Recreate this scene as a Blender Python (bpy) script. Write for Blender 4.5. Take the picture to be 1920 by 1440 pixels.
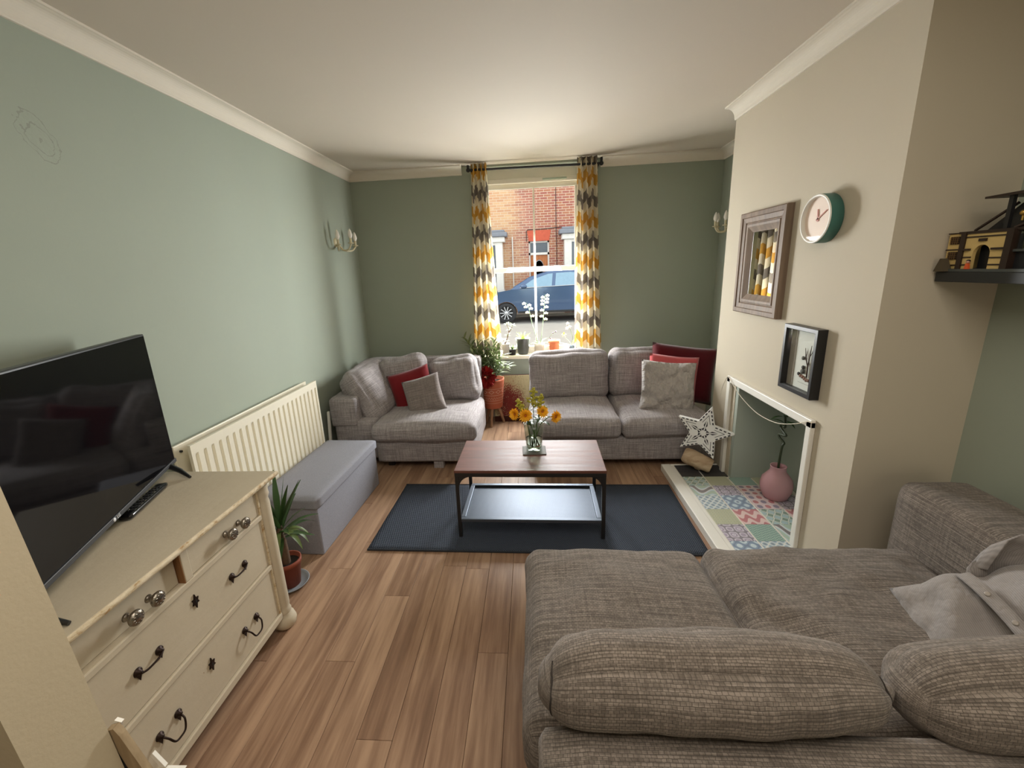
import bpy, math, random
from math import sin, cos, pi, radians
from mathutils import Vector, Matrix, noise, Euler
random.seed(7)
for _o in list(bpy.data.objects):
    bpy.data.objects.remove(_o)
SC = bpy.context.scene
COL = SC.collection

# ------------------------------------------------------------------ camera, world, sun, daylight, exposure
_cam = bpy.data.cameras.new('camera')
_cam.sensor_fit = 'HORIZONTAL'; _cam.sensor_width = 36.0
_cam.lens = 789.6 / 1920 * 36
_cam.shift_x = 0.0103; _cam.shift_y = -0.0073
_cam.clip_start = 0.02
CAM = bpy.data.objects.new('camera', _cam); COL.objects.link(CAM)
_p, _y, _r = 0.2475, -0.0780, -0.0437
_f = Vector((sin(_y)*cos(_p), cos(_y)*cos(_p), -sin(_p)))
_ri = Vector((cos(_y), -sin(_y), 0)); _up = _ri.cross(_f)
_a = _ri*cos(_r) + _up*sin(_r); _b = -_ri*sin(_r) + _up*cos(_r)
CAM.matrix_world = Matrix(((_a.x, _b.x, -_f.x, 0), (_a.y, _b.y, -_f.y, 0), (_a.z, _b.z, -_f.z, 1.6106), (0, 0, 0, 1)))
SC.camera = CAM

W = bpy.data.worlds.new('sky'); SC.world = W; W.use_nodes = True
_wt = W.node_tree; _wt.nodes.clear()
_bg = _wt.nodes.new('ShaderNodeBackground'); _wo = _wt.nodes.new('ShaderNodeOutputWorld')
_wt.links.new(_bg.outputs[0], _wo.inputs[0])
_bg.inputs[0].default_value = (.95, .98, 1.0, 1)      # bright hazy summer sky
_bg.inputs[1].default_value = 1.12

def lamp(name, kind, loc, rot, energy, col, **kw):
    l = bpy.data.lights.new(name, kind); l.energy = energy; l.color = col
    for k, v in kw.items(): setattr(l, k, v)
    o = bpy.data.objects.new(name, l); COL.objects.link(o); o.location = loc; o.rotation_euler = rot
    return o
_sd = Vector((.68, -.15, -.72)).normalized()
lamp('sun', 'SUN', (-8, 8, 12), Vector((0, 0, -1)).rotation_difference(_sd).to_euler(), 1.7, (1.0, .95, .86), angle=radians(.6))
# daylight entering through the front window, then added fills behind and above the camera
for _nm, _x, _zr in (('window_daylight', .36, radians(50)), ('window_daylight_right', -.30, radians(-50))):
    lamp(_nm, 'AREA', (_x, 4.76, 1.30), Euler((radians(-66), 0, -_zr)), 52 if _x > 0 else 32, (.98, .99, 1.0), shape='RECTANGLE', size=.26, size_y=1.10)
lamp('window_daylight_front', 'AREA', (.03, 4.79, 1.32), (radians(-62), 0, 0), 22, (.98, .99, 1.0), shape='RECTANGLE', size=.92, size_y=1.1)
lamp('rear_room_fill', 'AREA', (1.1, -2.1, 1.4), (radians(90), 0, radians(-6)), 5.5, (1.0, .86, .68), shape='RECTANGLE', size=1.3, size_y=1.4)  # added warm fill from behind the camera, standing for an unseen rear-room source
lamp('overhead_fill', 'AREA', (.15, .35, 2.57), (0, 0, 0), 16.5, (1.0, .93, .82), shape='RECTANGLE', size=1.8, size_y=1.6)  # added overhead area fill to lift the whole room, no fixture built
SC.view_settings.view_transform = 'Standard'; SC.view_settings.look = 'None'
SC.view_settings.gamma = 1; SC.view_settings.use_curve_mapping = False
SC.view_settings.exposure = 1.05
SC.cycles.max_bounces = 12; SC.cycles.diffuse_bounces = 6; SC.cycles.transparent_max_bounces = 16
SC.cycles.caustics_refractive = False; SC.cycles.caustics_reflective = False

# ------------------------------------------------------------------ mesh helpers
def smooth(path, k=5):
    """Catmull-Rom through the given points"""
    P = [Vector(p) for p in path]; out = []
    for i in range(len(P)-1):
        a, b, c, d = P[max(i-1, 0)], P[i], P[i+1], P[min(i+2, len(P)-1)]
        for j in range(k):
            t = j/k; out.append(.5*((2*b)+(c-a)*t+(2*a-5*b+4*c-d)*t*t+(3*b-a-3*c+d)*t**3))
    return out+[P[-1]]
class MB:
    def __init__(s): s.v = []; s.f = []; s.uv = {}; s.sm = []; s.mi = []; s.cur = 0
    def add(s, vs, fs, smooth=False, uvs=None):
        o = len(s.v); s.v += [Vector(v) for v in vs]
        for i, f in enumerate(fs):
            if uvs: s.uv[len(s.f)] = uvs[i]
            s.f.append([o+j for j in f]); s.sm.append(smooth); s.mi.append(s.cur)
        return s
    def tf(s, m, start=0):
        for i in range(start, len(s.v)): s.v[i] = m @ s.v[i]
        return s
    def box(s, x0, x1, y0, y1, z0, z1):
        vs = [(x, y, z) for z in (z0, z1) for y in (y0, y1) for x in (x0, x1)]
        fs = [(0, 2, 3, 1), (4, 5, 7, 6), (0, 1, 5, 4), (2, 6, 7, 3), (0, 4, 6, 2), (1, 3, 7, 5)]
        ax = [(0, 1), (0, 1), (0, 2), (0, 2), (1, 2), (1, 2)]
        return s.add(vs, fs, False, [[(vs[j][ax[i][0]], vs[j][ax[i][1]]) for j in f] for i, f in enumerate(fs)])
    def quad(s, a, b, c, d, uv=((0, 0), (1, 0), (1, 1), (0, 1))): return s.add([a, b, c, d], [(0, 1, 2, 3)], False, [list(uv)])
    def cyl(s, a, b, r0, r1=None, n=20, cap=True):
        return s.tube([a, b], [r0, r0 if r1 is None else r1], n, cap)
    def tube(s, path, r, n=8, cap=True, closed=False):
        path = [Vector(p) for p in path]; m = len(path)
        if not isinstance(r, (list, tuple)): r = [r]*m
        vs = []; up = None
        for i, p in enumerate(path):
            if closed: t = path[(i+1) % m]-path[i-1]
            else: t = path[min(i+1, m-1)]-path[max(i-1, 0)]
            t = t.normalized() if t.length > 1e-9 else Vector((0, 0, 1))
            if up is None:
                up = Vector((0, 0, 1)) if abs(t.z) < .9 else Vector((1, 0, 0))
            up = up - t*up.dot(t); up = up.normalized() if up.length > 1e-6 else t.orthogonal().normalized()
            sd = t.cross(up)
            vs += [p + (up*cos(2*pi*k/n) + sd*sin(2*pi*k/n))*r[i] for k in range(n)]
        fs = []
        for i in range(m if closed else m-1):
            j = (i+1) % m
            fs += [(i*n+k, i*n+(k+1) % n, j*n+(k+1) % n, j*n+k) for k in range(n)]
        s.add(vs, fs, True)
        if cap and not closed:
            s.add(vs[:n], [tuple(range(n))[::-1]]); s.add(vs[-n:], [tuple(range(n))])
        return s
    def lathe(s, prof, c=(0, 0, 0), n=28, axis=None, smooth=True):
        vs = []; m = len(prof)
        for (r, z) in prof: vs += [Vector((r*cos(2*pi*k/n), r*sin(2*pi*k/n), z)) for k in range(n)]
        if axis is not None:
            q = Vector((0, 0, 1)).rotation_difference(Vector(axis)); vs = [q @ v for v in vs]
        vs = [v+Vector(c) for v in vs]
        fs = [(i*n+k, i*n+(k+1) % n, (i+1)*n+(k+1) % n, (i+1)*n+k) for i in range(m-1) for k in range(n)]
        uv = [[((k+a)/n, (i+b)/(m-1)) for a, b in ((0, 0), (1, 0), (1, 1), (0, 1))] for i in range(m-1) for k in range(n)]
        return s.add(vs, fs, smooth, uv)
    def ball(s, c, r, n=12, m=8, sc=(1, 1, 1)):
        pr = [(sin(pi*i/m), -cos(pi*i/m)) for i in range(m+1)]
        st = len(s.v); s.lathe(pr, n=n)
        for i in range(st, len(s.v)):
            v = s.v[i]; s.v[i] = Vector((c[0]+v.x*r*sc[0], c[1]+v.y*r*sc[1], c[2]+v.z*r*sc[2]))
        return s
    def prism(s, poly, d, smooth=False):
        n = len(poly); a = [Vector(p) for p in poly]; d = Vector(d); b = [p+d for p in a]
        s.add(a+b, [tuple(range(n))[::-1], tuple(range(n, 2*n))])
        return s.add(a+b, [(i, (i+1) % n, n+(i+1) % n, n+i) for i in range(n)], smooth)
    def leaf(s, base, d, L, w, droop=.3, fold=.2, n=5, roll=0., shape=None):
        d = Vector(d).normalized(); p = Vector(base)
        side = d.cross(Vector((0, 0, 1)))
        side = side.normalized() if side.length > 1e-3 else Vector((1, 0, 0))
        side = Matrix.Rotation(roll, 3, d) @ side
        vs = []
        for i in range(n+1):
            t = i/n; ww = w*(sin(pi*min(1, .12+.88*t)) if shape is None else shape(t))*.5
            nn = side.cross(d).normalized()
            vs += [p-side*ww+nn*ww*fold, p, p+side*ww+nn*ww*fold]
            d = (d + Vector((0, 0, -droop/n))).normalized()
            side = (side - d*side.dot(d)).normalized()
            p = p + d*(L/n)
        fs = []
        for i in range(n):
            a = i*3; fs += [(a, a+1, a+4, a+3), (a+1, a+2, a+5, a+4)]
        return s.add(vs, fs, True)

WM = {}
def link(o):
    COL.objects.link(o); return o
def build(name, mb, mats, parent=None, local=False, bev=0, sub=0):
    me = bpy.data.meshes.new(name)
    inv = None
    if parent is not None and not local: inv = WM[parent.name].inverted()
    vs = [(inv @ v if inv else v) for v in mb.v]
    me.from_pydata([tuple(v) for v in vs], [], mb.f)
    if not isinstance(mats, (list, tuple)): mats = [mats]
    for m in mats: me.materials.append(m)
    me.polygons.foreach_set('use_smooth', mb.sm); me.polygons.foreach_set('material_index', mb.mi)
    if mb.uv:
        ul = me.uv_layers.new(name='uv')
        for p in me.polygons:
            u = mb.uv.get(p.index)
            if u:
                for k, li in enumerate(p.loop_indices): ul.data[li].uv = u[k]
    me.update()
    o = link(bpy.data.objects.new(name, me))
    if parent is not None:
        o.parent = parent; WM[o.name] = WM[parent.name]
    else: WM[o.name] = Matrix.Identity(4)
    if bev:
        b = o.modifiers.new('bevel', 'BEVEL'); b.width = bev; b.segments = 2; b.limit_method = 'ANGLE'; b.angle_limit = radians(40)
    if sub:
        b = o.modifiers.new('sub', 'SUBSURF'); b.levels = b.render_levels = sub
    return o
def thing(name, label, cat, loc=(0, 0, 0), rot=(0, 0, 0), group=None):
    o = link(bpy.data.objects.new(name, None)); o.empty_display_size = .05
    o.location = loc; o.rotation_euler = rot
    WM[o.name] = Matrix.Translation(loc) @ Euler(rot).to_matrix().to_4x4()
    return tag(o, label, cat, group)
def tag(o, label, cat=None, group=None):
    o['label'] = label
    if cat: o['category'] = cat
    if group: o['group'] = group
    return o
def struct(name, mb, mats, bev=0):
    o = build(name, mb, mats, bev=bev); o['kind'] = 'structure'; return o
def solo(name, mb, mats, label, cat, group=None, bev=0, loc=None):
    """a thing that is one mesh, built in world coordinates, origin moved to loc"""
    if loc is not None:
        t = Vector(loc); mb.v = [v-t for v in mb.v]
    o = build(name, mb, mats, bev=bev)
    if loc is not None: o.location = loc
    return tag(o, label, cat, group)
def stuff(o): o['kind'] = 'stuff'; return o

def soft_box(sx, sy, sz, r=.04, bulge=(0, 0, 0), n=16, wr=.006, seed=0, freq=5, fn=None, mb=None):
    """upholstery block centred on the origin: rounded, bulging, slightly wrinkled; uv in metres"""
    mb = mb or MB(); h = Vector((sx/2, sy/2, sz/2)); idx = {}; vs = []; fs = []; uvs = []
    def pt(c):
        k = tuple(round(t, 5) for t in c)
        if k in idx: return idx[k]
        a = Vector(c); p = Vector((a.x*h.x, a.y*h.y, a.z*h.z))
        q = Vector([max(-(h[i]-r), min(h[i]-r, p[i])) for i in range(3)])
        d = p-q; d = d.normalized() if d.length > 1e-9 else Vector((0, 0, 0))
        nn = Vector([a[i] if abs(a[i]) > .999 else 0 for i in range(3)])
        p = q+d*r
        p.z += a.z*bulge[2]*max(0, (1-a.x**2)*(1-a.y**2))**.6
        p.y += a.y*bulge[1]*max(0, (1-a.x**2)*(1-a.z**2))**.6
        p.x += a.x*bulge[0]*max(0, (1-a.y**2)*(1-a.z**2))**.6
        w = noise.noise(p*freq+Vector((seed*7.1, seed*3.3, seed)))*wr + noise.noise(p*freq*2.7+Vector((seed, 9, seed*2.)))*wr*.5
        p = p + (d if d.length else nn)*w
        if fn: p = fn(p, a)
        idx[k] = len(vs); vs.append(p); return idx[k]
    rng = [2*i/n-1 for i in range(n+1)]
    rng = [math.copysign(abs(t)**.8, t) for t in rng]
    for ax in range(3):
        u, v = ((1, 2), (0, 2), (0, 1))[ax]
        for sg in (-1, 1):
            for i in range(n):
                for j in range(n):
                    q = []
                    for (a, b) in ((i, j), (i+1, j), (i+1, j+1), (i, j+1)):
                        c = [0, 0, 0]; c[ax] = sg; c[u] = rng[a]; c[v] = rng[b]; q.append(c)
                    if (sg > 0) != (ax == 1): pass
                    else: q = q[::-1]
                    fs.append([pt(c) for c in q])
                    uvs.append([(c[u]*h[u]+sg*.37+seed*.13, c[v]*h[v]+ax*.61+seed*.29) for c in q])
    return mb.add(vs, fs, True, uvs)
def pillow(w, hgt, t, n=18, wr=.006, seed=0, pinch=.05, freq=7, mb=None, crease=0):
    """scatter cushion in the xz plane, thin along y, pointed corners"""
    mb = mb or MB(); vs = []; fs = []; uvs = []; idx = {}
    def pt(i, j, sd):
        if i in (0, n) or j in (0, n): k = (i, j, 0)
        else: k = (i, j, sd)
        if k in idx: return idx[k]
        u = 2*i/n-1; v = 2*j/n-1
        x = w/2*u*(1-pinch*(1-v*v)*abs(u)); z = hgt/2*v*(1-pinch*(1-u*u)*abs(v))
        th = t/2*max(0, (1-u**4)*(1-v**4))**.55
        p = Vector((x, 0, z)); q = Vector((x*freq+seed*5.7, z*freq+seed, sd*3.+seed))
        nz = noise.noise(q)*wr*2 + noise.noise(q*2.3)*wr
        if crease: nz += (abs(noise.noise(q*1.3+Vector((3, 1, 2))))-.25)*crease
        p.y = sd*(th+nz*min(1, 4*th/t) if th > 0 else 0)
        p.z += noise.noise(q*.6)*wr; p.x += noise.noise(q*.6+Vector((8, 8, 8)))*wr
        idx[k] = len(vs); vs.append(p); return idx[k]
    for sd in (-1, 1):
        for i in range(n):
            for j in range(n):
                q = [(i, j), (i+1, j), (i+1, j+1), (i, j+1)]
                if sd > 0: q = q[::-1]
                fs.append([pt(a, b, sd) for a, b in q]); uvs.append([(a/n*w+seed*.3, b/n*hgt+sd*.7) for a, b in q])
    return mb.add(vs, fs, True, uvs)

# ------------------------------------------------------------------ materials
class NT:
    def __init__(s, name):
        s.m = bpy.data.materials.new(name); s.m.use_nodes = True; s.t = s.m.node_tree
        s.b = s.t.nodes['Principled BSDF']; s.out = s.t.nodes['Material Output']
    def n(s, kind, **kw):
        nd = s.t.nodes.new('ShaderNode'+kind)
        for k, v in kw.items():
            if k in ('operation', 'blend_type', 'data_type', 'noise_dimensions', 'feature', 'wave_type', 'bands_direction', 'gradient_type', 'offset', 'offset_frequency', 'interpolation_type'): setattr(nd, k, v)
            else: s.set(nd, k.replace('_', ' '), v)
        return nd
    def set(s, nd, k, v):
        i = nd.inputs[int(k)] if k.strip().isdigit() else nd.inputs[k]
        if isinstance(v, bpy.types.NodeSocket): s.t.links.new(v, i)
        else: i.default_value = v
    def math(s, op, a, b=0.0, c=None):
        nd = s.t.nodes.new('ShaderNodeMath'); nd.operation = op
        for i, x in enumerate((a, b) if c is None else (a, b, c)):
            if isinstance(x, bpy.types.NodeSocket): s.t.links.new(x, nd.inputs[i])
            else: nd.inputs[i].default_value = x
        return nd.outputs[0]
    def mix(s, f, a, b, mode='MIX'):
        nd = s.t.nodes.new('ShaderNodeMix'); nd.data_type = 'RGBA'; nd.blend_type = mode
        for i, x in ((0, f), (6, a), (7, b)):
            if isinstance(x, bpy.types.NodeSocket): s.t.links.new(x, nd.inputs[i])
            else: nd.inputs[i].default_value = x if i == 0 else (x[0], x[1], x[2], 1)
        return nd.outputs[2]
    def ramp(s, f, stops, const=False):
        nd = s.t.nodes.new('ShaderNodeValToRGB'); r = nd.color_ramp
        if const: r.interpolation = 'CONSTANT'
        while len(r.elements) < len(stops): r.elements.new(.5)
        for e, (p, c) in zip(r.elements, stops): e.position = p; e.color = (c[0], c[1], c[2], 1)
        s.t.links.new(f, nd.inputs[0]); return nd.outputs[0]
    def co(s, which='Object', scale=(1, 1, 1), loc=(0, 0, 0), rot=(0, 0, 0)):
        tc = s.t.nodes.new('ShaderNodeTexCoord'); mp = s.t.nodes.new('ShaderNodeMapping')
        s.t.links.new(tc.outputs[which], mp.inputs[0])
        mp.inputs['Scale'].default_value = scale; mp.inputs['Location'].default_value = loc; mp.inputs['Rotation'].default_value = rot
        return mp.outputs[0]
    def noise(s, vec, scale=5, detail=3, rough=.55):
        nd = s.t.nodes.new('ShaderNodeTexNoise'); s.t.links.new(vec, nd.inputs['Vector'])
        nd.inputs['Scale'].default_value = scale; nd.inputs['Detail'].default_value = detail; nd.inputs['Roughness'].default_value = rough
        return nd.outputs[0]
    def bump(s, h, strength=.3, dist=.01):
        nd = s.t.nodes.new('ShaderNodeBump'); nd.inputs['Strength'].default_value = strength; nd.inputs['Distance'].default_value = dist
        s.t.links.new(h, nd.inputs['Height']); s.t.links.new(nd.outputs[0], s.b.inputs['Normal']); return nd
    def base(s, c, rough=.5, metal=0, spec=.5):
        if isinstance(c, bpy.types.NodeSocket): s.t.links.new(c, s.b.inputs['Base Color'])
        else: s.b.inputs['Base Color'].default_value = (c[0], c[1], c[2], 1)
        if isinstance(rough, bpy.types.NodeSocket): s.t.links.new(rough, s.b.inputs['Roughness'])
        else: s.b.inputs['Roughness'].default_value = rough
        s.b.inputs['Metallic'].default_value = metal; s.b.inputs['Specular IOR Level'].default_value = spec
        return s
def S(r, g, b):
    f = lambda c: (c/255/12.92 if c/255 <= .04045 else ((c/255+.055)/1.055)**2.4)
    return (f(r), f(g), f(b))
def plain(name, c, rough=.5, metal=0, spec=.5, var=.12, vscale=12, bump=0, bscale=60):
    n = NT(name); v = n.co()
    k = n.noise(v, vscale, 3)
    n.base(n.mix(k, [x*(1-var) for x in c], [min(1, x*(1+var)) for x in c]), rough, metal, spec)
    if bump: n.bump(n.noise(v, bscale, 3), bump, .004)
    return n.m
def wall_mat(name, c, patch=False):
    n = NT(name); v = n.co()
    big = n.noise(v, 1.1, 4); fine = n.noise(v, 90, 2)
    col = n.mix(big, [x*.93 for x in c], [x*1.05 for x in c])
    vor = n.n('TexVoronoi', Scale=2.3, Randomness=1.0); n.t.links.new(v, vor.inputs['Vector'])
    sp = n.math('LESS_THAN', vor.outputs['Distance'], .016)
    col = n.mix(n.math('MULTIPLY', sp, .55), col, (.12, .11, .09))
    h = n.math('ADD', n.math('MULTIPLY', big, .6), n.math('MULTIPLY', fine, .12))
    if patch:
        sx = n.n('SeparateXYZ'); n.t.links.new(v, sx.inputs[0])
        nz = n.noise(v, 9, 5)
        dy = n.math('ADD', n.math('DIVIDE', n.math('SUBTRACT', sx.outputs[1], 1.62), .066), n.math('MULTIPLY', n.math('SUBTRACT', n.noise(v, 22, 3), .5), 1.1))
        dz = n.math('DIVIDE', n.math('ADD', n.math('SUBTRACT', sx.outputs[2], 2.165), n.math('MULTIPLY', n.math('SUBTRACT', sx.outputs[1], 1.62), .5)), .075)
        d = n.math('ADD', n.math('ADD', n.math('MULTIPLY', dy, dy), n.math('MULTIPLY', dz, dz)), n.math('MULTIPLY', n.math('SUBTRACT', nz, .5), 2.6))
        edge = n.math('MULTIPLY', n.math('LESS_THAN', n.math('ABSOLUTE', n.math('SUBTRACT', n.math('FRACT', n.math('MULTIPLY', d, 1.4)), .5)), .07), n.math('LESS_THAN', d, 1.2))
        inside = n.math('LESS_THAN', d, 1.0)
        col = n.mix(n.math('MULTIPLY', edge, .35), col, (.16, .16, .13))
        h = n.math('ADD', h, n.math('MULTIPLY', inside, n.math('SUBTRACT', n.math('MULTIPLY', n.noise(v, 45, 4), .8), 1.2)))
    n.base(col, .75, 0, .25); n.bump(h, .25, .006)
    return n.m
def fabric(name, c, dark=.45, row=.006, streak=.55, contrast=.75, vert=1.3):
    n = NT(name); uv = n.co('UV')
    br = n.n('TexBrick', Scale=1/row, Mortar_Size=.125, Mortar_Smooth=1.0, Brick_Width=1.55, Row_Height=1.0, Bias=0.)
    wob = n.n('TexNoise', Scale=60.0, Detail=2.0); n.t.links.new(uv, wob.inputs['Vector'])
    va = n.n('VectorMath', operation='MULTIPLY_ADD'); n.t.links.new(wob.outputs[1], va.inputs[0]); va.inputs[1].default_value = (row*.9, row*.55, 0); n.t.links.new(uv, va.inputs[2])
    n.t.links.new(va.outputs[0], br.inputs['Vector'])
    br.inputs['Color1'].default_value = (1, 1, 1, 1); br.inputs['Color2'].default_value = (.62, .62, .62, 1); br.inputs['Mortar'].default_value = (.12, .12, .12, 1)
    h1 = n.noise(n.co('UV', (5, 170, 1)), 1, 3, .6); v1 = n.noise(n.co('UV', (150, 6, 1), (3, 7, 0)), 1, 3, .6); big = n.noise(n.co('UV', (9, 9, 1)), 1, 2)
    st = n.math('ADD', n.math('MULTIPLY', n.math('SUBTRACT', h1, .5), 1.6), n.math('MULTIPLY', n.math('SUBTRACT', v1, .5), vert))
    st = n.math('ADD', n.math('MULTIPLY', st, streak), .5)
    st = n.math('MULTIPLY', st, n.math('ADD', n.math('MULTIPLY', br.outputs[0], contrast), .82-.5*contrast))
    col = n.ramp(st, [(.05, [x*dark for x in c]), (.42, c), (.9, [min(1, x*1.9+.02) for x in c])])
    col = n.mix(n.math('MULTIPLY', big, .25), col, [c[0]*.8, c[1]*.75, c[2]*.72])
    n.base(col, .95, 0, .1); n.b.inputs['Sheen Weight'].default_value = .15
    n.bump(n.math('ADD', br.outputs[0], n.math('MULTIPLY', st, .6)), .5, .003)
    return n.m
def cloth(name, c, scale=400, rough=.9, var=.15, stripes=0, crease=0):
    n = NT(name); uv = n.co('UV')
    a = n.noise(n.co('UV', (20, scale, 1)), 1, 2); b = n.noise(n.co('UV', (scale, 20, 1)), 1, 2)
    k = n.math('MULTIPLY', n.math('ADD', a, b), .5)
    if stripes:
        sx = n.n('SeparateXYZ'); n.t.links.new(uv, sx.inputs[0])
        k = n.math('ADD', n.math('MULTIPLY', k, .5), n.math('MULTIPLY', n.math('ADD', n.math('SINE', n.math('MULTIPLY', sx.outputs[0], stripes)), 1.0), .25))
    n.base(n.mix(k, [x*(1-var*2) for x in c], [min(1, x*(1+var)) for x in c]), rough, 0, .15)
    n.b.inputs['Sheen Weight'].default_value = .2
    if crease:
        q = n.noise(n.co('UV', (7, 5, 1)), 1, 4, .5); q = n.math('ABSOLUTE', n.math('SUBTRACT', q, .5)); q2 = n.math('ABSOLUTE', n.math('SUBTRACT', n.noise(n.co('UV', (16, 11, 1), (4, 2, 0)), 1, 3), .5))
        n.bump(n.math('ADD', n.math('ADD', n.math('MULTIPLY', q, 9.0), n.math('MULTIPLY', q2, 3.0)), n.math('MULTIPLY', k, .1)), crease, .012)
    else: n.bump(k, .25, .002)
    return n.m

SAGE = S(158, 166, 152)
M_SAGE = wall_mat('sage_paint', SAGE); M_SAGEP = wall_mat('sage_paint_patched', SAGE, True)
M_CREAM = wall_mat('greige_paint', S(196, 186, 167))
M_NIB = plain('magnolia_paint', S(178, 164, 138), .7, var=.05, vscale=3, bump=.1, bscale=120)
M_CEIL = plain('ceiling_paint', S(200, 190, 175), .85, var=.02, vscale=2, bump=.05)
M_TRIM = plain('white_gloss_paint', S(232, 229, 221), .4, var=.03); M_COVE = plain('coving_paint', S(222, 214, 200), .85, 0, .2, var=.02)
M_UPVC = plain('window_plastic', S(236, 230, 214), .3, var=.01)
M_RAD = plain('radiator_enamel', S(228, 221, 202), .35, var=.03)
M_BLACK = plain('black_metal', (.012, .012, .013), .45, 0, .5, var=.2)
M_BLKPL = plain('black_plastic', (.014, .014, .015), .35, var=.1)
M_DARKHOLE = plain('dark_gap', (.01, .009, .008), .9, var=.1)

def wood_mat(name, c1, c2, axis=1, rough=.42, rnd=True, fine=1.0):
    n = NT(name); sc = [26*fine]*3; sc[axis] = 1.6
    oi = n.n('ObjectInfo')
    tc = n.n('TexCoord'); mp = n.n('Mapping'); n.t.links.new(tc.outputs['Object'], mp.inputs[0]); mp.inputs['Scale'].default_value = sc
    cmb = n.n('CombineXYZ'); 
    for i in range(3): n.t.links.new(n.math('MULTIPLY', oi.outputs['Random'], 37.*(i+1) if rnd else 0.), cmb.inputs[i])
    n.t.links.new(cmb.outputs[0], mp.inputs['Location'])
    g = n.noise(mp.outputs[0], 1, 5, .6)
    mp2 = n.n('Mapping'); n.t.links.new(tc.outputs['Object'], mp2.inputs[0]); s2 = [5*fine]*3; s2[axis] = .9; mp2.inputs['Scale'].default_value = s2
    n.t.links.new(cmb.outputs[0], mp2.inputs['Location'])
    k = n.noise(mp2.outputs[0], 1, 4, .6)
    f = n.math('ADD', n.math('MULTIPLY', g, .62), n.math('ADD', n.math('MULTIPLY', k, .28), .08))
    if rnd: f = n.math('ADD', f, n.math('MULTIPLY', n.math('SUBTRACT', oi.outputs['Random'], .5), .07))
    col = n.ramp(f, [(.28, [x*.55 for x in c1]), (.45, c1), (.62, c2), (.78, [min(1, x*1.25) for x in c2])])
    if rnd:
        vo = n.n('TexVoronoi', Scale=1.15); n.t.links.new(mp2.outputs[0], vo.inputs['Vector'])
        kn = n.ramp(vo.outputs['Distance'], [(.03, (.75, .75, .75)), (.10, (0, 0, 0))])
        col = n.mix(kn, col, [x*.42 for x in c1])
    n.base(col, n.math('ADD', n.math('MULTIPLY', g, .2), rough-.1), 0, .28)
    n.bump(f, .12, .004); return n.m
M_FLOOR = wood_mat('oak_laminate', S(134, 104, 83), S(170, 139, 113))
M_WALNUT = wood_mat('walnut_veneer', S(96, 62, 54), S(120, 80, 70), 0, .54, False)
M_DRIFT = wood_mat('bare_log_wood', S(172, 146, 118), S(206, 184, 156), 0, .7, False)
M_LEGWOOD = wood_mat('pale_leg_wood', S(142, 108, 82), S(172, 136, 106), 2, .6, False)
M_FRAMEWOOD = wood_mat('taupe_frame_wood', S(112, 94, 80), S(138, 119, 102), 2, .55, False)
M_SOFA = fabric('woven_sofa_fabric', S(150, 144, 145), streak=.75)
M_SOFA_DIM = fabric('woven_sofa_fabric_dim', S(103, 94, 86), row=.0075, streak=.95, contrast=1.3, vert=.7)  # same fabric, base darkened and warmed for the dim warm light here
M_GREYCUSH = fabric('grey_woven_cushion_fabric', S(128, 119, 116), row=.005)
M_RED = cloth('deep_red_fabric', S(120, 28, 34)); M_MAROON = cloth('maroon_velvet', S(84, 16, 26)); M_PINK = cloth('rose_fabric', S(190, 84, 88))
M_LINEN = cloth('grey_linen', S(176, 170, 166), 300, crease=1.0); M_SHIRT = cloth('grey_shirt_cotton', S(146, 139, 135), 300, stripes=1400, crease=.35)

# ------------------------------------------------------------------ room shell
XL, XR, XC, YB, ZC, YR = -1.815, 1.864, 1.433, 4.52, 2.62, -2.3
CY0, CY1 = 1.855, 3.34          # chimney breast along the right wall
WX0, WX1, WZ0, WZ1 = -.52, .57, .70, 2.60
FY0, FY1, FZ1 = 2.155, 2.985, .785   # fireplace opening

m = MB().box(XL-.2, XR+.2, YR-.2, YB+.3, -.10, -.012)
FLOOR = struct('floor', m, plain('floor_underlay', (.03, .025, .02), .9))
rp = random.Random(3)
pw = .1318; k0 = -7
known = {0: 1.99, 2: 1.41, 4: 1.105, 7: 1.47, 3: 1.79, 5: 2.02, 6: .72, 1: .95, 8: 2.05, 9: 1.2}
pl = {}
for k in range(-6, 24):
    x0 = -1.193 + k*pw; x1 = x0+pw
    a, b = max(x0, XL), min(x1, XR)
    if b-a < .01: continue
    y = known.get(k, rp.uniform(.4, 2.0)); L = 1.28
    y0 = y - L*math.ceil((y-YR)/L)
    while y0 < YB:
        s, e = max(y0, YR), min(y0+L, YB)
        if e-s > .02:
            m = MB().box(a+.0006, b-.0006, s+.0006, e-.0006, -.012, 0)
            build('plank', m, M_FLOOR, FLOOR, bev=.0012)
        y0 += L

struct('wall_left', MB().box(XL-.2, XL, YR-.2, YB+.3, -.1, ZC+.1), M_SAGEP)
m = MB()
m.box(XL, WX0, YB, YB+.28, -.1, ZC+.1); m.box(WX1, XR+.2, YB, YB+.28, -.1, ZC+.1)
m.box(WX0, WX1, YB, YB+.28, -.1, WZ0-.03); m.box(WX0, WX1, YB, YB+.28, WZ1, ZC+.1)
struct('wall_back', m, M_SAGE)
struct('wall_right', MB().box(XR, XR+.2, YR-.2, YB+.3, -.1, ZC+.1), M_SAGE)
struct('wall_rear', MB().box(XL, XR, YR-.2, YR, -.1, ZC+.1), M_CREAM)
struct('ceiling', MB().box(XL-.2, XR+.2, YR-.2, YB+.3, ZC, ZC+.12), M_CEIL)
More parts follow.
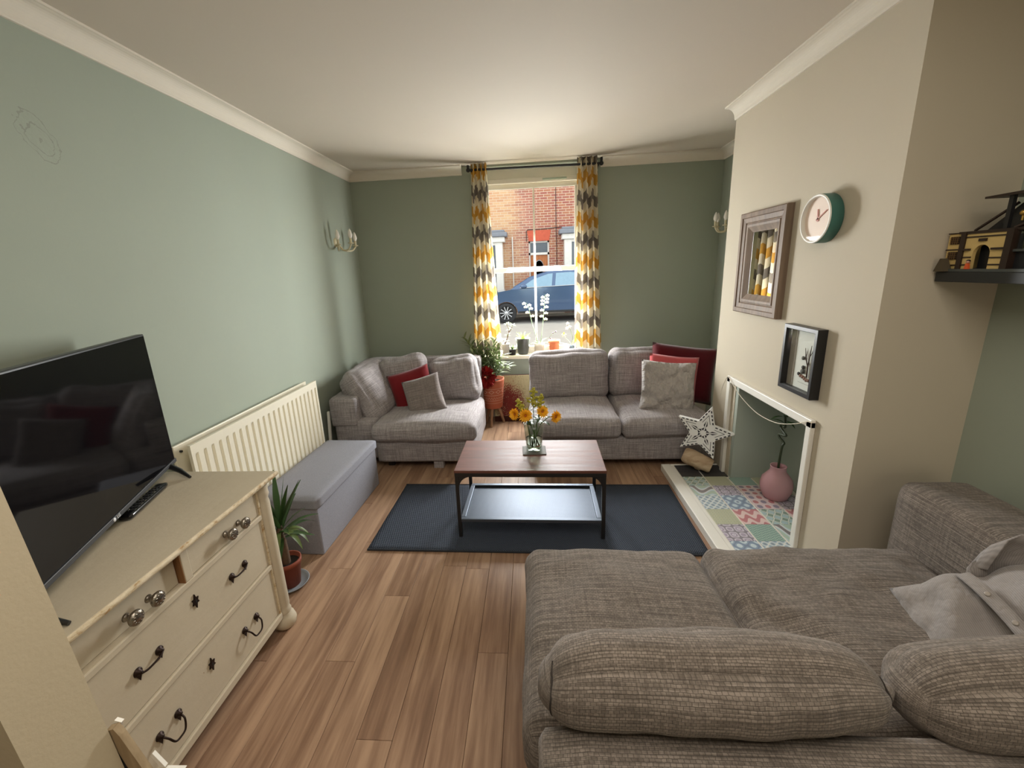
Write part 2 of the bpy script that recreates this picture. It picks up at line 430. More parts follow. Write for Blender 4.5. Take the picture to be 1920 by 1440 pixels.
# chimney breast with the fireplace opening left out
m = MB()
m.box(XC, XR, CY0, FY0, 0, ZC); m.box(XC, XR, FY1, CY1, 0, ZC); m.box(XC, XR, FY0, FY1, FZ1, ZC)
struct('wall_chimney_breast', m, M_CREAM)
M_RECESS = plain('recess_paint', S(172, 180, 170), .8, var=.06, vscale=4, bump=.15, bscale=20)
m = MB()
m.box(XC+.004, 1.80, 2.945, FY1+.02, .02, FZ1); m.box(1.78, 1.86, FY0, 2.95, .02, FZ1)
m.box(XC+.004, 1.80, FY0-.01, FY0+.015, .02, FZ1); m.box(XC+.004, 1.80, FY0, 2.96, FZ1-.012, FZ1+.01)
struct('wall_fireplace', m, M_RECESS)
# end of the partition wall close to the camera, with its broken corner
def nib_x(z): return -.737 - .072*(z-.86)
m = MB()
m.prism([(XL, .40, -.0), (nib_x(0), .40, 0), (nib_x(ZC), .40, ZC), (XL, .40, ZC)], (0, .10, 0))
NIB = struct('wall_partition', m, M_NIB)
_cx = nib_x(.84)
build('chipped_edge', MB().prism([(_cx-.012, .502, .872), (_cx+.004, .502, .878), (_cx+.012, .502, .862), (_cx+.062, .502, .70), (_cx+.028, .502, .70)], (0, .012, 0)), wood_mat('old_brown_edge', S(140, 120, 92), S(176, 156, 126), 2, .8, False), NIB)
build('dark_gap', MB().prism([(_cx-.010, .503, .862), (_cx+.002, .503, .83), (_cx+.030, .503, .70), (_cx+.008, .503, .70)], (0, .013, 0)), M_DARKHOLE, NIB)
build('plaster_flake', MB().prism([(_cx-.012, .515, .866), (_cx-.006, .515, .880), (_cx+.006, .515, .876), (_cx-.004, .515, .858)], (0, .006, 0)), M_TRIM, NIB)
build('plaster_flake', MB().prism([(_cx+.040, .515, .800), (_cx+.045, .515, .806), (_cx+.062, .515, .775), (_cx+.052, .515, .772)], (0, .006, 0)), M_TRIM, NIB)
build('plaster_flake', MB().prism([(_cx+.060, .515, .770), (_cx+.098, .515, .772), (_cx+.080, .515, .745), (_cx+.070, .515, .738)], (0, .006, 0)), M_TRIM, NIB)

# coving: concave profile swept along each wall
def cove(name, a, b, wn, mitre=(0, 0)):
    """a->b along the wall at ceiling height, wn = direction out of the wall; mitre lengthens (+) or cuts (-) the projecting edge at each end"""
    a = Vector(a); b = Vector(b); wn = Vector(wn); t = (b-a).normalized(); p = .082
    prof = [(0, -p), (.010, -p), (.012, -p+.006)] + [(.014+(p-.030)*(1-cos(q)), -p+.008+(p-.020)*sin(q)) for q in [pi/2*i/8 for i in range(9)]] + [(p-.008, -.010), (p, -.010), (p, 0), (0, 0)]
    m = MB(); n = len(prof); vs = []
    for e, (pt, mt) in enumerate(((a, -mitre[0]), (b, mitre[1]))):
        vs += [pt + wn*d + t*(mt*d) + Vector((0, 0, z)) for d, z in prof]
    m.add(vs, [(i, i+1, n+i+1, n+i) for i in range(n-1)] + [tuple(range(n)), tuple(range(2*n-1, n-1, -1))])
    return struct(name, m, M_COVE)
cove('trim_1', (XL, YR, ZC), (XL, YB, ZC), (1, 0, 0), (-1, -1))
cove('trim_2', (XL, YB, ZC), (-.66, YB, ZC), (0, -1, 0), (-1, 0))
cove('trim_3', (.70, YB, ZC), (XR, YB, ZC), (0, -1, 0), (0, -1))
cove('trim_4', (XC, CY0, ZC), (XC, CY1, ZC), (-1, 0, 0), (0, 0))
cove('trim_5', (XR, CY1, ZC), (XR, YB, ZC), (-1, 0, 0), (0, -1))
m = MB().box(XL, XL+.018, YR, YB, 0, .12); struct('baseboard_left', m, M_TRIM, .004)
m = MB().box(XL, XR, YB-.018, YB, 0, .12); struct('baseboard_back', m, M_TRIM, .004)

# ------------------------------------------------------------------ front window
wy = 4.615
WIN = struct('window_1', MB().box(WX0, WX0+.07, wy, wy+.09, WZ0, WZ1).box(WX1-.07, WX1, wy, wy+.09, WZ0, WZ1), M_UPVC, .004)
build('head_board', MB().box(WX0+.07, WX1-.07, wy+.0, wy+.09, 2.50, WZ1), M_UPVC, WIN, bev=.004)
build('head_frame', MB().box(WX0+.07, WX1-.07, wy-.012, wy+.08, 2.455, 2.50), M_UPVC, WIN, bev=.004)
build('window_sill', MB().box(WX0-.06, WX1+.06, 4.485, wy+.01, WZ0-.035, WZ0+.003), M_UPVC, WIN, bev=.006)
build('trickle_vent', MB().box(.14, .38, wy-.022, wy-.011, 2.468, 2.486), plain('pale_green_vent', S(176, 190, 172), .5), WIN, bev=.003)
n = NT('window_glass'); n.t.nodes.remove(n.b)
tr = n.n('BsdfTransparent'); tr.inputs[0].default_value = (.97, .98, .97, 1); gl = n.n('BsdfGlossy'); gl.inputs['Roughness'].default_value = .02
fr = n.n('LayerWeight', Blend=.5); fa = n.math('ADD', n.math('MULTIPLY', n.math('POWER', fr.outputs['Facing'], 5.0), .8), 0.0); mx = n.n('MixShader'); n.t.links.new(fa, mx.inputs[0]); n.t.links.new(tr.outputs[0], mx.inputs[1]); n.t.links.new(gl.outputs[0], mx.inputs[2]); n.t.links.new(mx.outputs[0], n.out.inputs[0])
M_GLASS = n.m
gx0, gx1 = WX0+.07, WX1-.07
def sash(z0, z1, y, top, bot):
    s = build('sash', MB().box(gx0, gx1, y, y+.045, z1-top, z1).box(gx0, gx1, y, y+.045, z0, z0+bot).box(gx0, gx0+.035, y, y+.045, z0+bot, z1-top).box(gx1-.035, gx1, y, y+.045, z0+bot, z1-top), M_UPVC, WIN, bev=.004)
    build('glazing_bar', MB().box(.036, .056, y+.014, y+.032, z0+bot, z1-top), M_UPVC, s, bev=.003)
    build('pane', MB().box(gx0+.03, gx1-.03, y+.022, y+.024, z0+bot-.005, z1-top+.005), M_GLASS, s)
    return s
sash(1.58, 2.455, wy+.035, .045, .04)
s = sash(WZ0+.005, 1.63, wy-.012, .05, .075)
build('sash_lift', MB().box(-.02, .12, wy-.022, wy-.012, WZ0+.03, WZ0+.045), M_UPVC, s, bev=.003)

# ------------------------------------------------------------------ hearth and fireplace trim
HZ = .05
HE = tag(link(bpy.data.objects.new('hearth', None)), 'white-edged hearth of patterned tiles in front of the fireplace', 'hearth'); HE.location = (1.2, 2.6, 0); WM['hearth'] = Matrix.Translation((1.2, 2.6, 0))
build('kerb', MB().box(1.0, 1.07, 1.875, 3.17, 0, HZ+.004).box(1.07, XC-.002, 3.155, 3.17, 0, HZ+.004), M_TRIM, HE, bev=.005)
build('kerb_step', MB().box(1.07, 1.094, 1.875, 3.155, 0, HZ-.004), M_TRIM, HE, bev=.003)
build('grout_bed', MB().box(1.072, XC+.34, 1.90, 3.154, .0, HZ-.006).tf(Matrix.Identity(4)), plain('white_grout', S(222, 216, 205), .8), HE)
def tile_mat(name, cols, k, rot=0., mode=0):
    n = NT(name); uv = n.co('UV', (1, 1, 1), (0, 0, 0), (0, 0, rot)); sx = n.n('SeparateXYZ'); n.t.links.new(uv, sx.inputs[0])
    u, v = sx.outputs[0], sx.outputs[1]
    su = n.math('SINE', n.math('MULTIPLY', u, 2*pi*k)); sv = n.math('SINE', n.math('MULTIPLY', v, 2*pi*k))
    if mode == 0: f = n.math('MULTIPLY', su, sv)
    elif mode == 1: f = n.math('SINE', n.math('MULTIPLY', n.math('ADD', n.math('MULTIPLY', su, su), n.math('MULTIPLY', sv, sv)), 4.2))
    elif mode == 2: f = n.math('SINE', n.math('ADD', n.math('MULTIPLY', v, 2*pi*k), n.math('MULTIPLY', su, 1.8)))
    else: f = n.math('SUBTRACT', n.math('ABSOLUTE', n.math('ADD', su, sv)), n.math('ABSOLUTE', n.math('MULTIPLY', n.math('SUBTRACT', su, sv), .9)))
    f = n.math('ADD', n.math('MULTIPLY', f, .5), .5)
    N = len(cols); n.base(n.ramp(f, [(i/N, c) for i, c in enumerate(cols)], True), .28, 0, .5); return n.m
wht = S(224, 222, 214)
_tm = tile_mat
def tile_mat(name, cols, *a): return _tm(name, [[x*.72+.28*.70 for x in c] for c in cols], *a)  # mixes every tile colour toward white, imitating the wash of bright light
TM = {
 'green': tile_mat('tile_green_sprigs', [S(70, 120, 90), wht, wht, S(120, 160, 120), S(150, 185, 190)], 2, .6, 3),
 'blue': tile_mat('tile_pale_blue_stars', [S(110, 140, 160), S(170, 195, 205), wht, S(150, 180, 195), S(84, 110, 130)], 2.5, .78, 0),
 'olive': tile_mat('tile_olive_lace', [S(140, 148, 92), wht, S(158, 164, 110), S(176, 176, 124)], 3, .78, 1),
 'lav': tile_mat('tile_lavender_quatrefoil', [S(92, 72, 96), S(216, 208, 220), S(168, 150, 176), S(228, 222, 230), S(150, 130, 160)], 1, .78, 1),
 'circ': tile_mat('tile_blue_circles', [S(60, 96, 138), S(130, 170, 195), S(60, 96, 138), S(196, 214, 222)], 1, 0, 1),
 'red': tile_mat('tile_red_waves', [S(186, 60, 72), S(186, 60, 72), S(232, 196, 190), S(232, 196, 190)], 2, 0, 2),
 'rose': tile_mat('tile_rose_corners', [S(176, 52, 66), S(222, 200, 200), S(214, 190, 194), S(90, 70, 110)], 1.5, 0, 0),
 'teal': tile_mat('tile_teal_leaf', [S(60, 112, 100), S(110, 160, 140), S(70, 126, 112), S(150, 190, 170)], 3.5, .4, 1),
 'bird': tile_mat('tile_pale_swallow', [S(80, 60, 66), wht, S(196, 214, 220), S(176, 200, 208), S(160, 186, 160)], 1, .3, 2),
 'slate': plain('dark_slate_tile', S(62, 60, 62), .5)}
rows = [[('slate', 3.045, 3.150), ('slate', 2.965, 3.042)], [], [], []]
ys = [2.962, 2.828, 2.6935, 2.520, 2.353, 2.19, 2.02, 1.905]
pat = [['green', 'bird', 'blue', 'olive', 'lav', 'circ', 'green'], ['olive', 'lav', 'circ', 'red', 'teal', 'blue', 'rose'],
       ['teal', 'rose', 'rose', 'green', 'bird', 'lav', 'olive'], ['olive', 'olive', 'lav', 'red', 'blue', 'green', 'teal']]
for ci, x0 in enumerate((1.098, 1.260, 1.424, 1.588)):
    x1 = x0 + .149
    L = list(rows[ci])
    for i in range(7):
        if ci >= 2 and ys[i+1] < FY0+.02: continue
        L.append((pat[ci][i], ys[i+1]+.0012, ys[i]-.0012))
    for p, a, b in L:
        if ci == 1 and a > 2.9: continue
        mm = MB().box(x0, x1, a, min(b, 2.944) if ci >= 2 else b, HZ-.006, HZ)
        mm.uv = {1: [(0, 0), (1, 0), (1, 1), (0, 1)]}
        build('tile', mm, TM[p], HE)
build('tile', MB().box(1.260, XC-.004, 2.965, 3.150, HZ-.006, HZ), TM['slate'], HE)
FS = thing('fireplace_surround', 'slim white painted trim framing the square fireplace opening', 'fireplace trim', (1.42, 2.57, HZ))
def bar(nm, y0, y1, z0, z1): build(nm, MB().box(1.408, XC-.0005, y0, y1, z0, z1), M_TRIM, FS, bev=.004)
bar('jamb', 3.03, 3.075, HZ, .79); bar('jamb', 2.125, 2.165, HZ, .79); bar('lintel', 2.125, 3.075, .755, .80)
build('splay', MB().prism([(1.434, 3.035, HZ), (1.434, 2.99, HZ), (1.50, 2.946, HZ), (1.52, 2.95, HZ)], (0, 0, .72)), M_TRIM, FS)

# ------------------------------------------------------------------ street outside
GZ = .06
def road_mat(name, c): return plain(name, c, .9, var=.15, vscale=3, bump=.3, bscale=60)
struct('ground_street', MB().box(-16, 16, YB+.28, 18, GZ-.3, GZ-.06), road_mat('asphalt', S(150, 146, 140)))
struct('pavement_near', MB().box(-16, 16, YB+.28, 6.6, GZ-.06, GZ+.02), road_mat('paving', S(176, 170, 160)))
struct('pavement_far', MB().box(-16, 16, 14.85, 15.6, GZ-.06, GZ+.02), road_mat('paving_far', S(176, 170, 160)))
struct('kerb_far', MB().box(-16, 16, 14.75, 14.85, GZ-.06, GZ+.025), road_mat('kerb_stone', S(190, 182, 168)))
FYY = 14.0
n = NT('terrace_brick'); v = n.co('Object'); sx = n.n('SeparateXYZ'); n.t.links.new(v, sx.inputs[0])
cb = n.n('CombineXYZ'); n.t.links.new(sx.outputs[0], cb.inputs[0]); n.t.links.new(sx.outputs[2], cb.inputs[1])
br = n.n('TexBrick', Scale=1/.075, Brick_Width=3.0, Row_Height=1.0, Mortar_Size=.09, Bias=-.2); n.t.links.new(cb.outputs[0], br.inputs['Vector'])
big = n.noise(v, .9, 3); fine = n.noise(v, 9, 3)
side = n.math('ADD', n.math('MULTIPLY', sx.outputs[0], .55), n.math('ADD', big, n.math('MULTIPLY', fine, .3)))
c1 = n.ramp(side, [(.25, S(206, 168, 130)), (.6, S(182, 124, 106)), (.9, S(160, 100, 88))]); c2 = n.ramp(side, [(.25, S(190, 138, 106)), (.6, S(146, 98, 92)), (.9, S(176, 122, 92))])
n.t.links.new(c1, br.inputs['Color1']); n.t.links.new(c2, br.inputs['Color2']); br.inputs['Mortar'].default_value = (*S(206, 190, 168), 1)
n.base(br.outputs[0], .9, 0, .2); n.bump(br.outputs['Fac'], -.4, .01); M_BRICK = n.m
M_STONE = plain('white_masonry', S(226, 222, 214), .7); M_LEAD = plain('lead_grey', S(128, 132, 140), .6)
M_DARKGL = plain('dark_window_glass', S(92, 100, 108), .12, 0, .6)
HO = thing('terraced_house', 'sunlit brick terraced house across the street, seen through the window', 'house', (0, FYY, GZ))
dx0, dx1 = -.05, .60
build('brick_wall', MB().box(-9, dx0, FYY, FYY+.3, GZ, 6.4).box(dx1, 9, FYY, FYY+.3, GZ, 6.4).box(dx0, dx1, FYY, FYY+.3, 2.45, 6.4), M_BRICK, HO)
build('lintel', MB().prism([(-.035, FYY-.012, 2.45), (.60, FYY-.012, 2.45), (.66, FYY-.012, 2.77), (-.09, FYY-.012, 2.77)], (0, .05, 0)), plain('red_brick_arch', S(196, 92, 66), .8, var=.2, vscale=14), HO)
df = build('door_frame', MB().box(dx0, dx0+.05, FYY+.06, FYY+.16, GZ+.1, 2.45).box(dx1-.05, dx1, FYY+.06, FYY+.16, GZ+.1, 2.45).box(dx0, dx1, FYY+.06, FYY+.16, 2.40, 2.45).box(dx0, dx1, FYY+.06, FYY+.16, 2.03, 2.10), M_STONE, HO)
build('fanlight', MB().box(dx0+.05, dx1-.05, FYY+.10, FYY+.12, 2.10, 2.40), M_DARKGL, HO)
dm = wood_mat('varnished_door', S(166, 98, 58), S(196, 128, 80), 2, .4, False)
dr = build('front_door', MB().box(dx0+.05, dx1-.05, FYY+.11, FYY+.15, GZ+.1, 2.03), dm, HO, bev=.01)
m = MB(); m.lathe([(.0, 0), (.9, 0), (1, .5), (.9, 1)], n=24); m.tf(Matrix.Translation((.275, FYY+.11, 1.62)) @ Matrix.Diagonal((.15, .02, .26, 1)) @ Matrix.Rotation(pi/2, 4, 'X'))
build('door_glass', m, plain('oval_door_glass', S(160, 168, 172), .2), dr)
build('door_step', MB().box(dx0-.1, dx1+.1, FYY-.25, FYY+.1, GZ+.02, GZ+.12), M_STONE, HO)
def bay(x0, x1):
    b = build('bay_roof', MB().box(x0-.16, x1+.16, FYY-.55, FYY, 2.60, 2.73).box(x0-.08, x1+.08, FYY-.5, FYY, 2.73, 2.80), M_LEAD, HO, bev=.02)
    build('bay_cornice', MB().box(x0-.08, x1+.08, FYY-.48, FYY, 2.44, 2.60), M_STONE, HO, bev=.02)
    build('bay_pilaster', MB().box(x0, x0+.22, FYY-.42, FYY, .65, 2.44), M_STONE, HO, bev=.01); build('bay_pilaster', MB().box(x1-.22, x1, FYY-.42, FYY, .65, 2.44), M_STONE, HO, bev=.01)
    build('bay_wall', MB().box(x0, x1, FYY-.42, FYY, GZ, .65), M_BRICK, HO)
    w = build('bay_window', MB().box(x0+.22, x1-.22, FYY-.40, FYY-.34, 2.36, 2.44), M_STONE, HO); build('sill', MB().box(x0+.22, x1-.22, FYY-.40, FYY-.34, .65, .75), M_STONE, w); build('meeting_rail', MB().box(x0+.22, x1-.22, FYY-.40, FYY-.34, 1.5, 1.56), M_STONE, w)
    build('pane', MB().box(x0+.22, x1-.22, FYY-.36, FYY-.35, .7, 2.4), M_DARKGL, w)
bay(-2.7, -.86); bay(1.05, 2.9)
m = MB().tube([(.82, FYY-.015, 6.3), (.82, FYY-.015, 2.78), (.835, FYY-.015, 2.2), (.83, FYY-.015, .3)], .008, 6); build('wall_cable', m, M_BLKPL, HO)
m = MB().tube([(-.11, FYY-.02, 2.45), (-.11, FYY-.02, 2.76), (-.06, FYY-.02, 2.80), (.40, FYY-.02, 2.80), (1.0, FYY-.02, 2.84)], .009, 6); build('wall_cable', m, M_BLKPL, HO)
m = MB().tube([(-.56, FYY-.03, 2.60), (-.56, FYY-.03, .0)], .02, 8); build('drain_pipe', m, M_STONE, HO)

# parked car: side outline with shoulders, built facing left along the far kerb
HO.scale = (1.1, 1.1, 1.1); HO.location = (0, 15.4, 1.61+1.1*(GZ-1.61))
CARY = 13.0; cz = GZ-.06
CAR = thing('car', 'dark blue hatchback parked on the far side of the street', 'car', (1.0, CARY+.85, cz))
n = NT('blue_car_paint'); n.base(S(58, 84, 120), .18, .35, .6); n.b.inputs['Coat Weight'].default_value = .8; M_CARP = n.m
M_CARGL = plain('car_glass', S(120, 150, 170), .06, .2, .8); M_TYRE = plain('tyre_rubber', (.03, .03, .032), .85); M_ALLOY = plain('alloy_wheel', S(200, 202, 206), .3, .6)
low = [(-1.62, .30), (-1.66, .55), (-1.60, .78), (-1.20, .93), (-.60, 1.02), (.6, 1.06), (1.8, 1.08), (2.5, 1.05), (2.56, .7), (2.5, .32)]
def arch(cx, r=.36, n=12): return [(cx+r*cos(t), .30+r*sin(t)) for t in [pi*i/n for i in range(n+1)]]
out = low + [(2.35, .24)] + arch(1.75) + arch(-.78)
out = [(x, z+cz) for x, z in out]
bm_ = MB().prism([(x, CARY, z) for x, z in out], (0, 1.7, 0))
build('body', bm_, M_CARP, CAR, bev=.03)
roof = [(-.62, 1.0), (-.05, 1.33), (.55, 1.50), (1.2, 1.53), (1.9, 1.42), (2.42, 1.06)]
vs = []; 
for (x, z) in roof:
    inset = .02 + (z-1.0)*.42
    vs += [(x, CARY+inset, z+cz), (x, CARY+1.7-inset, z+cz)]
k = len(roof); fs = [(2*i, 2*i+1, 2*i+3, 2*i+2) for i in range(k-1)] + [tuple(2*i for i in range(k))[::-1], tuple(2*i+1 for i in range(k)), (0, 2*k-2, 2*k-1, 1)]
build('cabin', MB().add(vs, fs), M_CARP, CAR, bev=.02)
def cw(pts, nm='side_window'):
    p2 = [(x, CARY+.02+(z-1.0)*.42-.012, z+cz) for x, z in pts]; build(nm, MB().prism(p2, (0, .01, 0)), M_CARGL, CAR)
cw([(-.30, 1.07), (.05, 1.29), (.52, 1.44), (.66, 1.45), (.62, 1.09)]); cw([(.72, 1.09), (.76, 1.455), (1.2, 1.47), (1.55, 1.42), (1.62, 1.11)])
build('window_trim', MB().tube([(-.34, CARY+.02, 1.055+cz), (.65, CARY+.03, 1.075+cz), (1.7, CARY+.03, 1.10+cz)], .012, 6), M_ALLOY, CAR)
build('door_mirror', MB().ball((-.22, CARY-.06, 1.10+cz), .09, sc=(1.1, .7, .7)), M_CARP, CAR)
build('door_handle', MB().box(.36, .52, CARY-.02, CARY, .90+cz, .93+cz), M_CARP, CAR, bev=.008)
build('sill_strip', MB().box(-.40, 1.38, CARY-.012, CARY, .30+cz, .36+cz), M_BLKPL, CAR)
for cx in (-.78, 1.75):
    w = build('wheel', MB().lathe([(.20, .0), (.29, 0), (.315, .03), (.315, .17), (.29, .20), (.2, .2)], (cx, CARY+.22, .315+cz), 32, (0, -1, 0)), M_TYRE, CAR)
    m = MB().lathe([(.0, .19), (.05, .19), (.06, .17)], (cx, CARY+.22, .315+cz), 20, (0, -1, 0))
    m.lathe([(.195, .15), (.205, .2), (.215, .2)], (cx, CARY+.22, .315+cz), 32, (0, -1, 0))
    for i in range(10):
        a = 2*pi*i/10; m.tube([(cx+.05*cos(a), CARY+.045, .315+cz+.05*sin(a)), (cx+.2*cos(a), CARY+.04, .315+cz+.2*sin(a))], [.014, .02], 6)
    build('rim', m, M_ALLOY, w)
    build('rim_back', MB().lathe([(.0, .10), (.2, .10)], (cx, CARY+.22, .315+cz), 24, (0, -1, 0)), M_BLKPL, w)

# ------------------------------------------------------------------ large furniture
def sb(name, x0, x1, y0, y1, z0, z1, mat_, parent, **kw):
    mb = soft_box(x1-x0, y1-y0, z1-z0, **kw)
    mb.tf(Matrix.Translation(((x0+x1)/2, (y0+y1)/2, (z0+z1)/2)))
    return build(name, mb, mat_, parent)
def placed(name, mb, mat_, parent, loc, rot=(0, 0, 0)):
    mb.tf(Matrix.Translation(loc) @ Euler([radians(a) for a in rot]).to_matrix().to_4x4())
    return build(name, mb, mat_, parent)
def feet(parent, pts, h=.06, s=.05):
    for x, y in pts: build('leg', MB().box(x-s/2, x+s/2, y-s/2, y+s/2, 0, h), M_BLKPL, parent)

# two-seat sofa right of the window
SR = thing('sofa', 'grey woven two-seat sofa below the window, right of the tripod planter', 'sofa', (.69, 3.66, 0))
sb('base', -.04, 1.425, 3.225, 4.12, .06, .262, M_SOFA, SR, r=.02, n=10, wr=.002)
sb('back_frame', -.04, 1.425, 4.02, 4.16, .24, .72, M_SOFA, SR, r=.04, n=10, wr=.002)
sb('seat_cushion', -.045, .70, 3.19, 3.98, .262, .415, M_SOFA, SR, r=.05, bulge=(.0, .012, .045), n=22, wr=.010, seed=1)
sb('seat_cushion', .706, 1.42, 3.19, 3.98, .262, .412, M_SOFA, SR, r=.05, bulge=(.0, .012, .04), n=22, wr=.014, seed=2)
placed('back_cushion', soft_box(.735, .20, .46, r=.085, bulge=(0, .05, .01), n=22, wr=.016, seed=3), M_SOFA, SR, (.325, 3.90, .625), (-11, -1, 0))
placed('back_cushion', soft_box(.72, .20, .46, r=.085, bulge=(0, .05, .01), n=22, wr=.016, seed=4), M_SOFA, SR, (1.07, 3.92, .625), (-9, 1, 0))
feet(SR, [(.05, 3.32), (1.34, 3.32), (.05, 4.05), (1.34, 4.05)])
def cushion(label, w, h, t, mat_, loc, rot, seed, **kw):
    o = solo('scatter_cushion', pillow(w, h, t, seed=seed, **kw), mat_, label, 'cushion', kw.get('group'))
    o.location = loc; o.rotation_euler = [radians(a) for a in rot]; return o
cushion('dark maroon cushion wedged into the sofa corner behind the rose one', .56, .50, .16, M_MAROON, (1.31, 3.72, .655), (-14, 8, -4), 1)
cushion('rose pink cushion showing behind the crumpled grey linen one', .42, .46, .12, M_PINK, (1.19, 3.60, .615), (-12, 6, 0), 2)
cushion('crumpled light grey linen cushion at the front of the right sofa', .45, .43, .12, M_LINEN, (1.115, 3.47, .605), (-16, 6, 0), 3, crease=.05, n=30, wr=.008)

# corner sofa unit on the left
SL = thing('corner_sofa', 'grey woven corner sofa unit against the left wall behind the storage box', 'sofa', (-1.1, 3.7, 0))
sb('base', -1.34, -.50, 3.225, 4.14, .06, .25, M_SOFA, SL, r=.02, n=10, wr=.002)
sb('side_frame', -1.72, -1.345, 3.30, 4.14, .06, .42, M_SOFA, SL, r=.03, n=10, wr=.004)
sb('arm_frame', -1.74, -1.50, 3.29, 4.14, .36, .62, M_SOFA, SL, r=.03, n=10, wr=.004)
sb('back_frame', -1.72, -.52, 4.04, 4.20, .24, .795, M_SOFA, SL, r=.04, n=10, wr=.004)
sb('seat_cushion', -1.36, -.485, 3.19, 4.0, .25, .405, M_SOFA, SL, r=.05, bulge=(.01, .012, .05), n=22, wr=.010, seed=5)
placed('back_cushion', soft_box(.20, .66, .54, r=.095, bulge=(.05, .01, .01), n=22, wr=.018, seed=6), M_SOFA, SL, (-1.49, 3.70, .575), (0, -30, 0))
placed('back_cushion', soft_box(.46, .17, .50, r=.08, bulge=(0, .05, .0), n=22, wr=.022, seed=7), M_SOFA, SL, (-1.22, 3.86, .60), (-12, -7, 12))
placed('back_cushion', soft_box(.46, .20, .44, r=.09, bulge=(0, .05, .01), n=22, wr=.018, seed=8), M_SOFA, SL, (-.745, 3.90, .61), (-11, -8, 0))
build('side_panel', MB().prism([(-1.765, 3.24, .10), (-1.745, 3.24, .10), (-1.745, 3.30, .50), (-1.765, 3.30, .50)], (0, .018, 0)), M_TRIM, SL, bev=.002)
feet(SL, [(-1.25, 3.32), (-1.25, 4.05), (-1.65, 3.36), (-1.65, 4.05), (-.56, 4.05)])
build('leg', MB().box(-.86, -.78, 3.24, 3.30, 0, .07), M_SOFA, SL)
cushion('deep red cushion tilted behind the small grey one on the corner sofa', .40, .42, .12, M_RED, (-1.115, 3.68, .555), (-16, -14, 8), 5)
cushion('small square grey woven cushion tilted in front of the red one', .345, .345, .11, M_GREYCUSH, (-.975, 3.54, .555), (-20, -14, 4), 6)

# sofa in the right foreground, its back to the camera
SN = thing('sofa', 'large grey-brown woven sofa in the right foreground with its back to the camera', 'sofa', (.8, 1.1, 0))
sb('base', -.035, 1.50, .62, 1.58, .06, .30, M_SOFA_DIM, SN, r=.03, n=12, wr=.002)
sb('seat_cushion', -.05, .672, .80, 1.60, .28, .452, M_SOFA_DIM, SN, r=.065, bulge=(.0, .025, .045), n=30, wr=.014, seed=11, freq=4)
def creased(p, a):
    if a.z > .3: p.z += .011*sin(9*a.x+4.5*a.y+1.2*sin(5*a.y))*max(0, 1-abs(a.x+.75)*1.6)*(1-a.y*a.y)
    return p
sb('seat_cushion', .662, 1.50, .80, 1.605, .28, .450, M_SOFA_DIM, SN, r=.065, bulge=(.0, .025, .05), n=40, wr=.016, seed=12, freq=5, fn=creased)
sb('back_frame', -.01, 1.77, .53, .745, .06, .625, M_SOFA_DIM, SN, r=.04, n=14, wr=.004, bulge=(0, .01, .01))
sb('arm', 1.50, 1.775, .55, 1.72, .06, .70, M_SOFA_DIM, SN, r=.06, n=16, wr=.003)
def plump(p, a):
    e = max(0, (abs(a.x)-.45)/.55); k = 1-(.66 if a.x > 0 else .30)*e**2.4; p.z *= k; p.y *= 1-(.55 if a.x > 0 else .15)*e**2; p.z -= .020*e*e; return p
def plump2(p, a):
    e = max(0, (abs(a.x)-.45)/.55); k = 1-.30*e**2.4; p.z *= k; p.y *= 1-.2*e**2; p.z -= .015*e*e; return p
placed('back_cushion', soft_box(.775, .165, .175, r=.075, bulge=(0., .035, .014), n=34, wr=.012, seed=13, freq=5, fn=plump), M_SOFA_DIM, SN, (.385, .79, .690), (-6, 0, 0))
placed('back_cushion', soft_box(.76, .165, .18, r=.075, bulge=(0., .035, .014), n=34, wr=.012, seed=14, freq=5, fn=plump2), M_SOFA_DIM, SN, (1.155, .785, .684), (-4, -1, 1))
M_SEAM = plain('dark_seam', S(48, 42, 38), .95)
from mathutils.bvhtree import BVHTree
def seam(cush, xs, z0, z1, n=14):
    """dark stitched seam laid on the back face of a cushion"""
    mw = WM[cush.name]; me = cush.data
    bv = BVHTree.FromPolygons([mw @ v.co for v in me.vertices], [tuple(p.vertices) for p in me.polygons]); pts = []
    for i in range(n):
        t = i/(n-1); h = bv.ray_cast(Vector((xs[0]+(xs[1]-xs[0])*t+xs[2]*sin(pi*t), .2, z0+(z1-z0)*t)), Vector((0, 1, 0)))
        if h[0]: pts.append(h[0]+Vector((0, -.0005, 0)))
    if len(pts) > 2: build('seam', MB().tube(pts, .0026, 6), M_SEAM, cush)
_bc = [o for o in SN.children if o.name.startswith('back_cushion')]
seam(_bc[0], (.035, .028, -.012), .755, .625)
seam(_bc[0], (.690, .752, .012), .765, .675)
feet(SN, [(.04, .66), (1.7, .66), (.04, 1.5), (1.6, 1.5)])
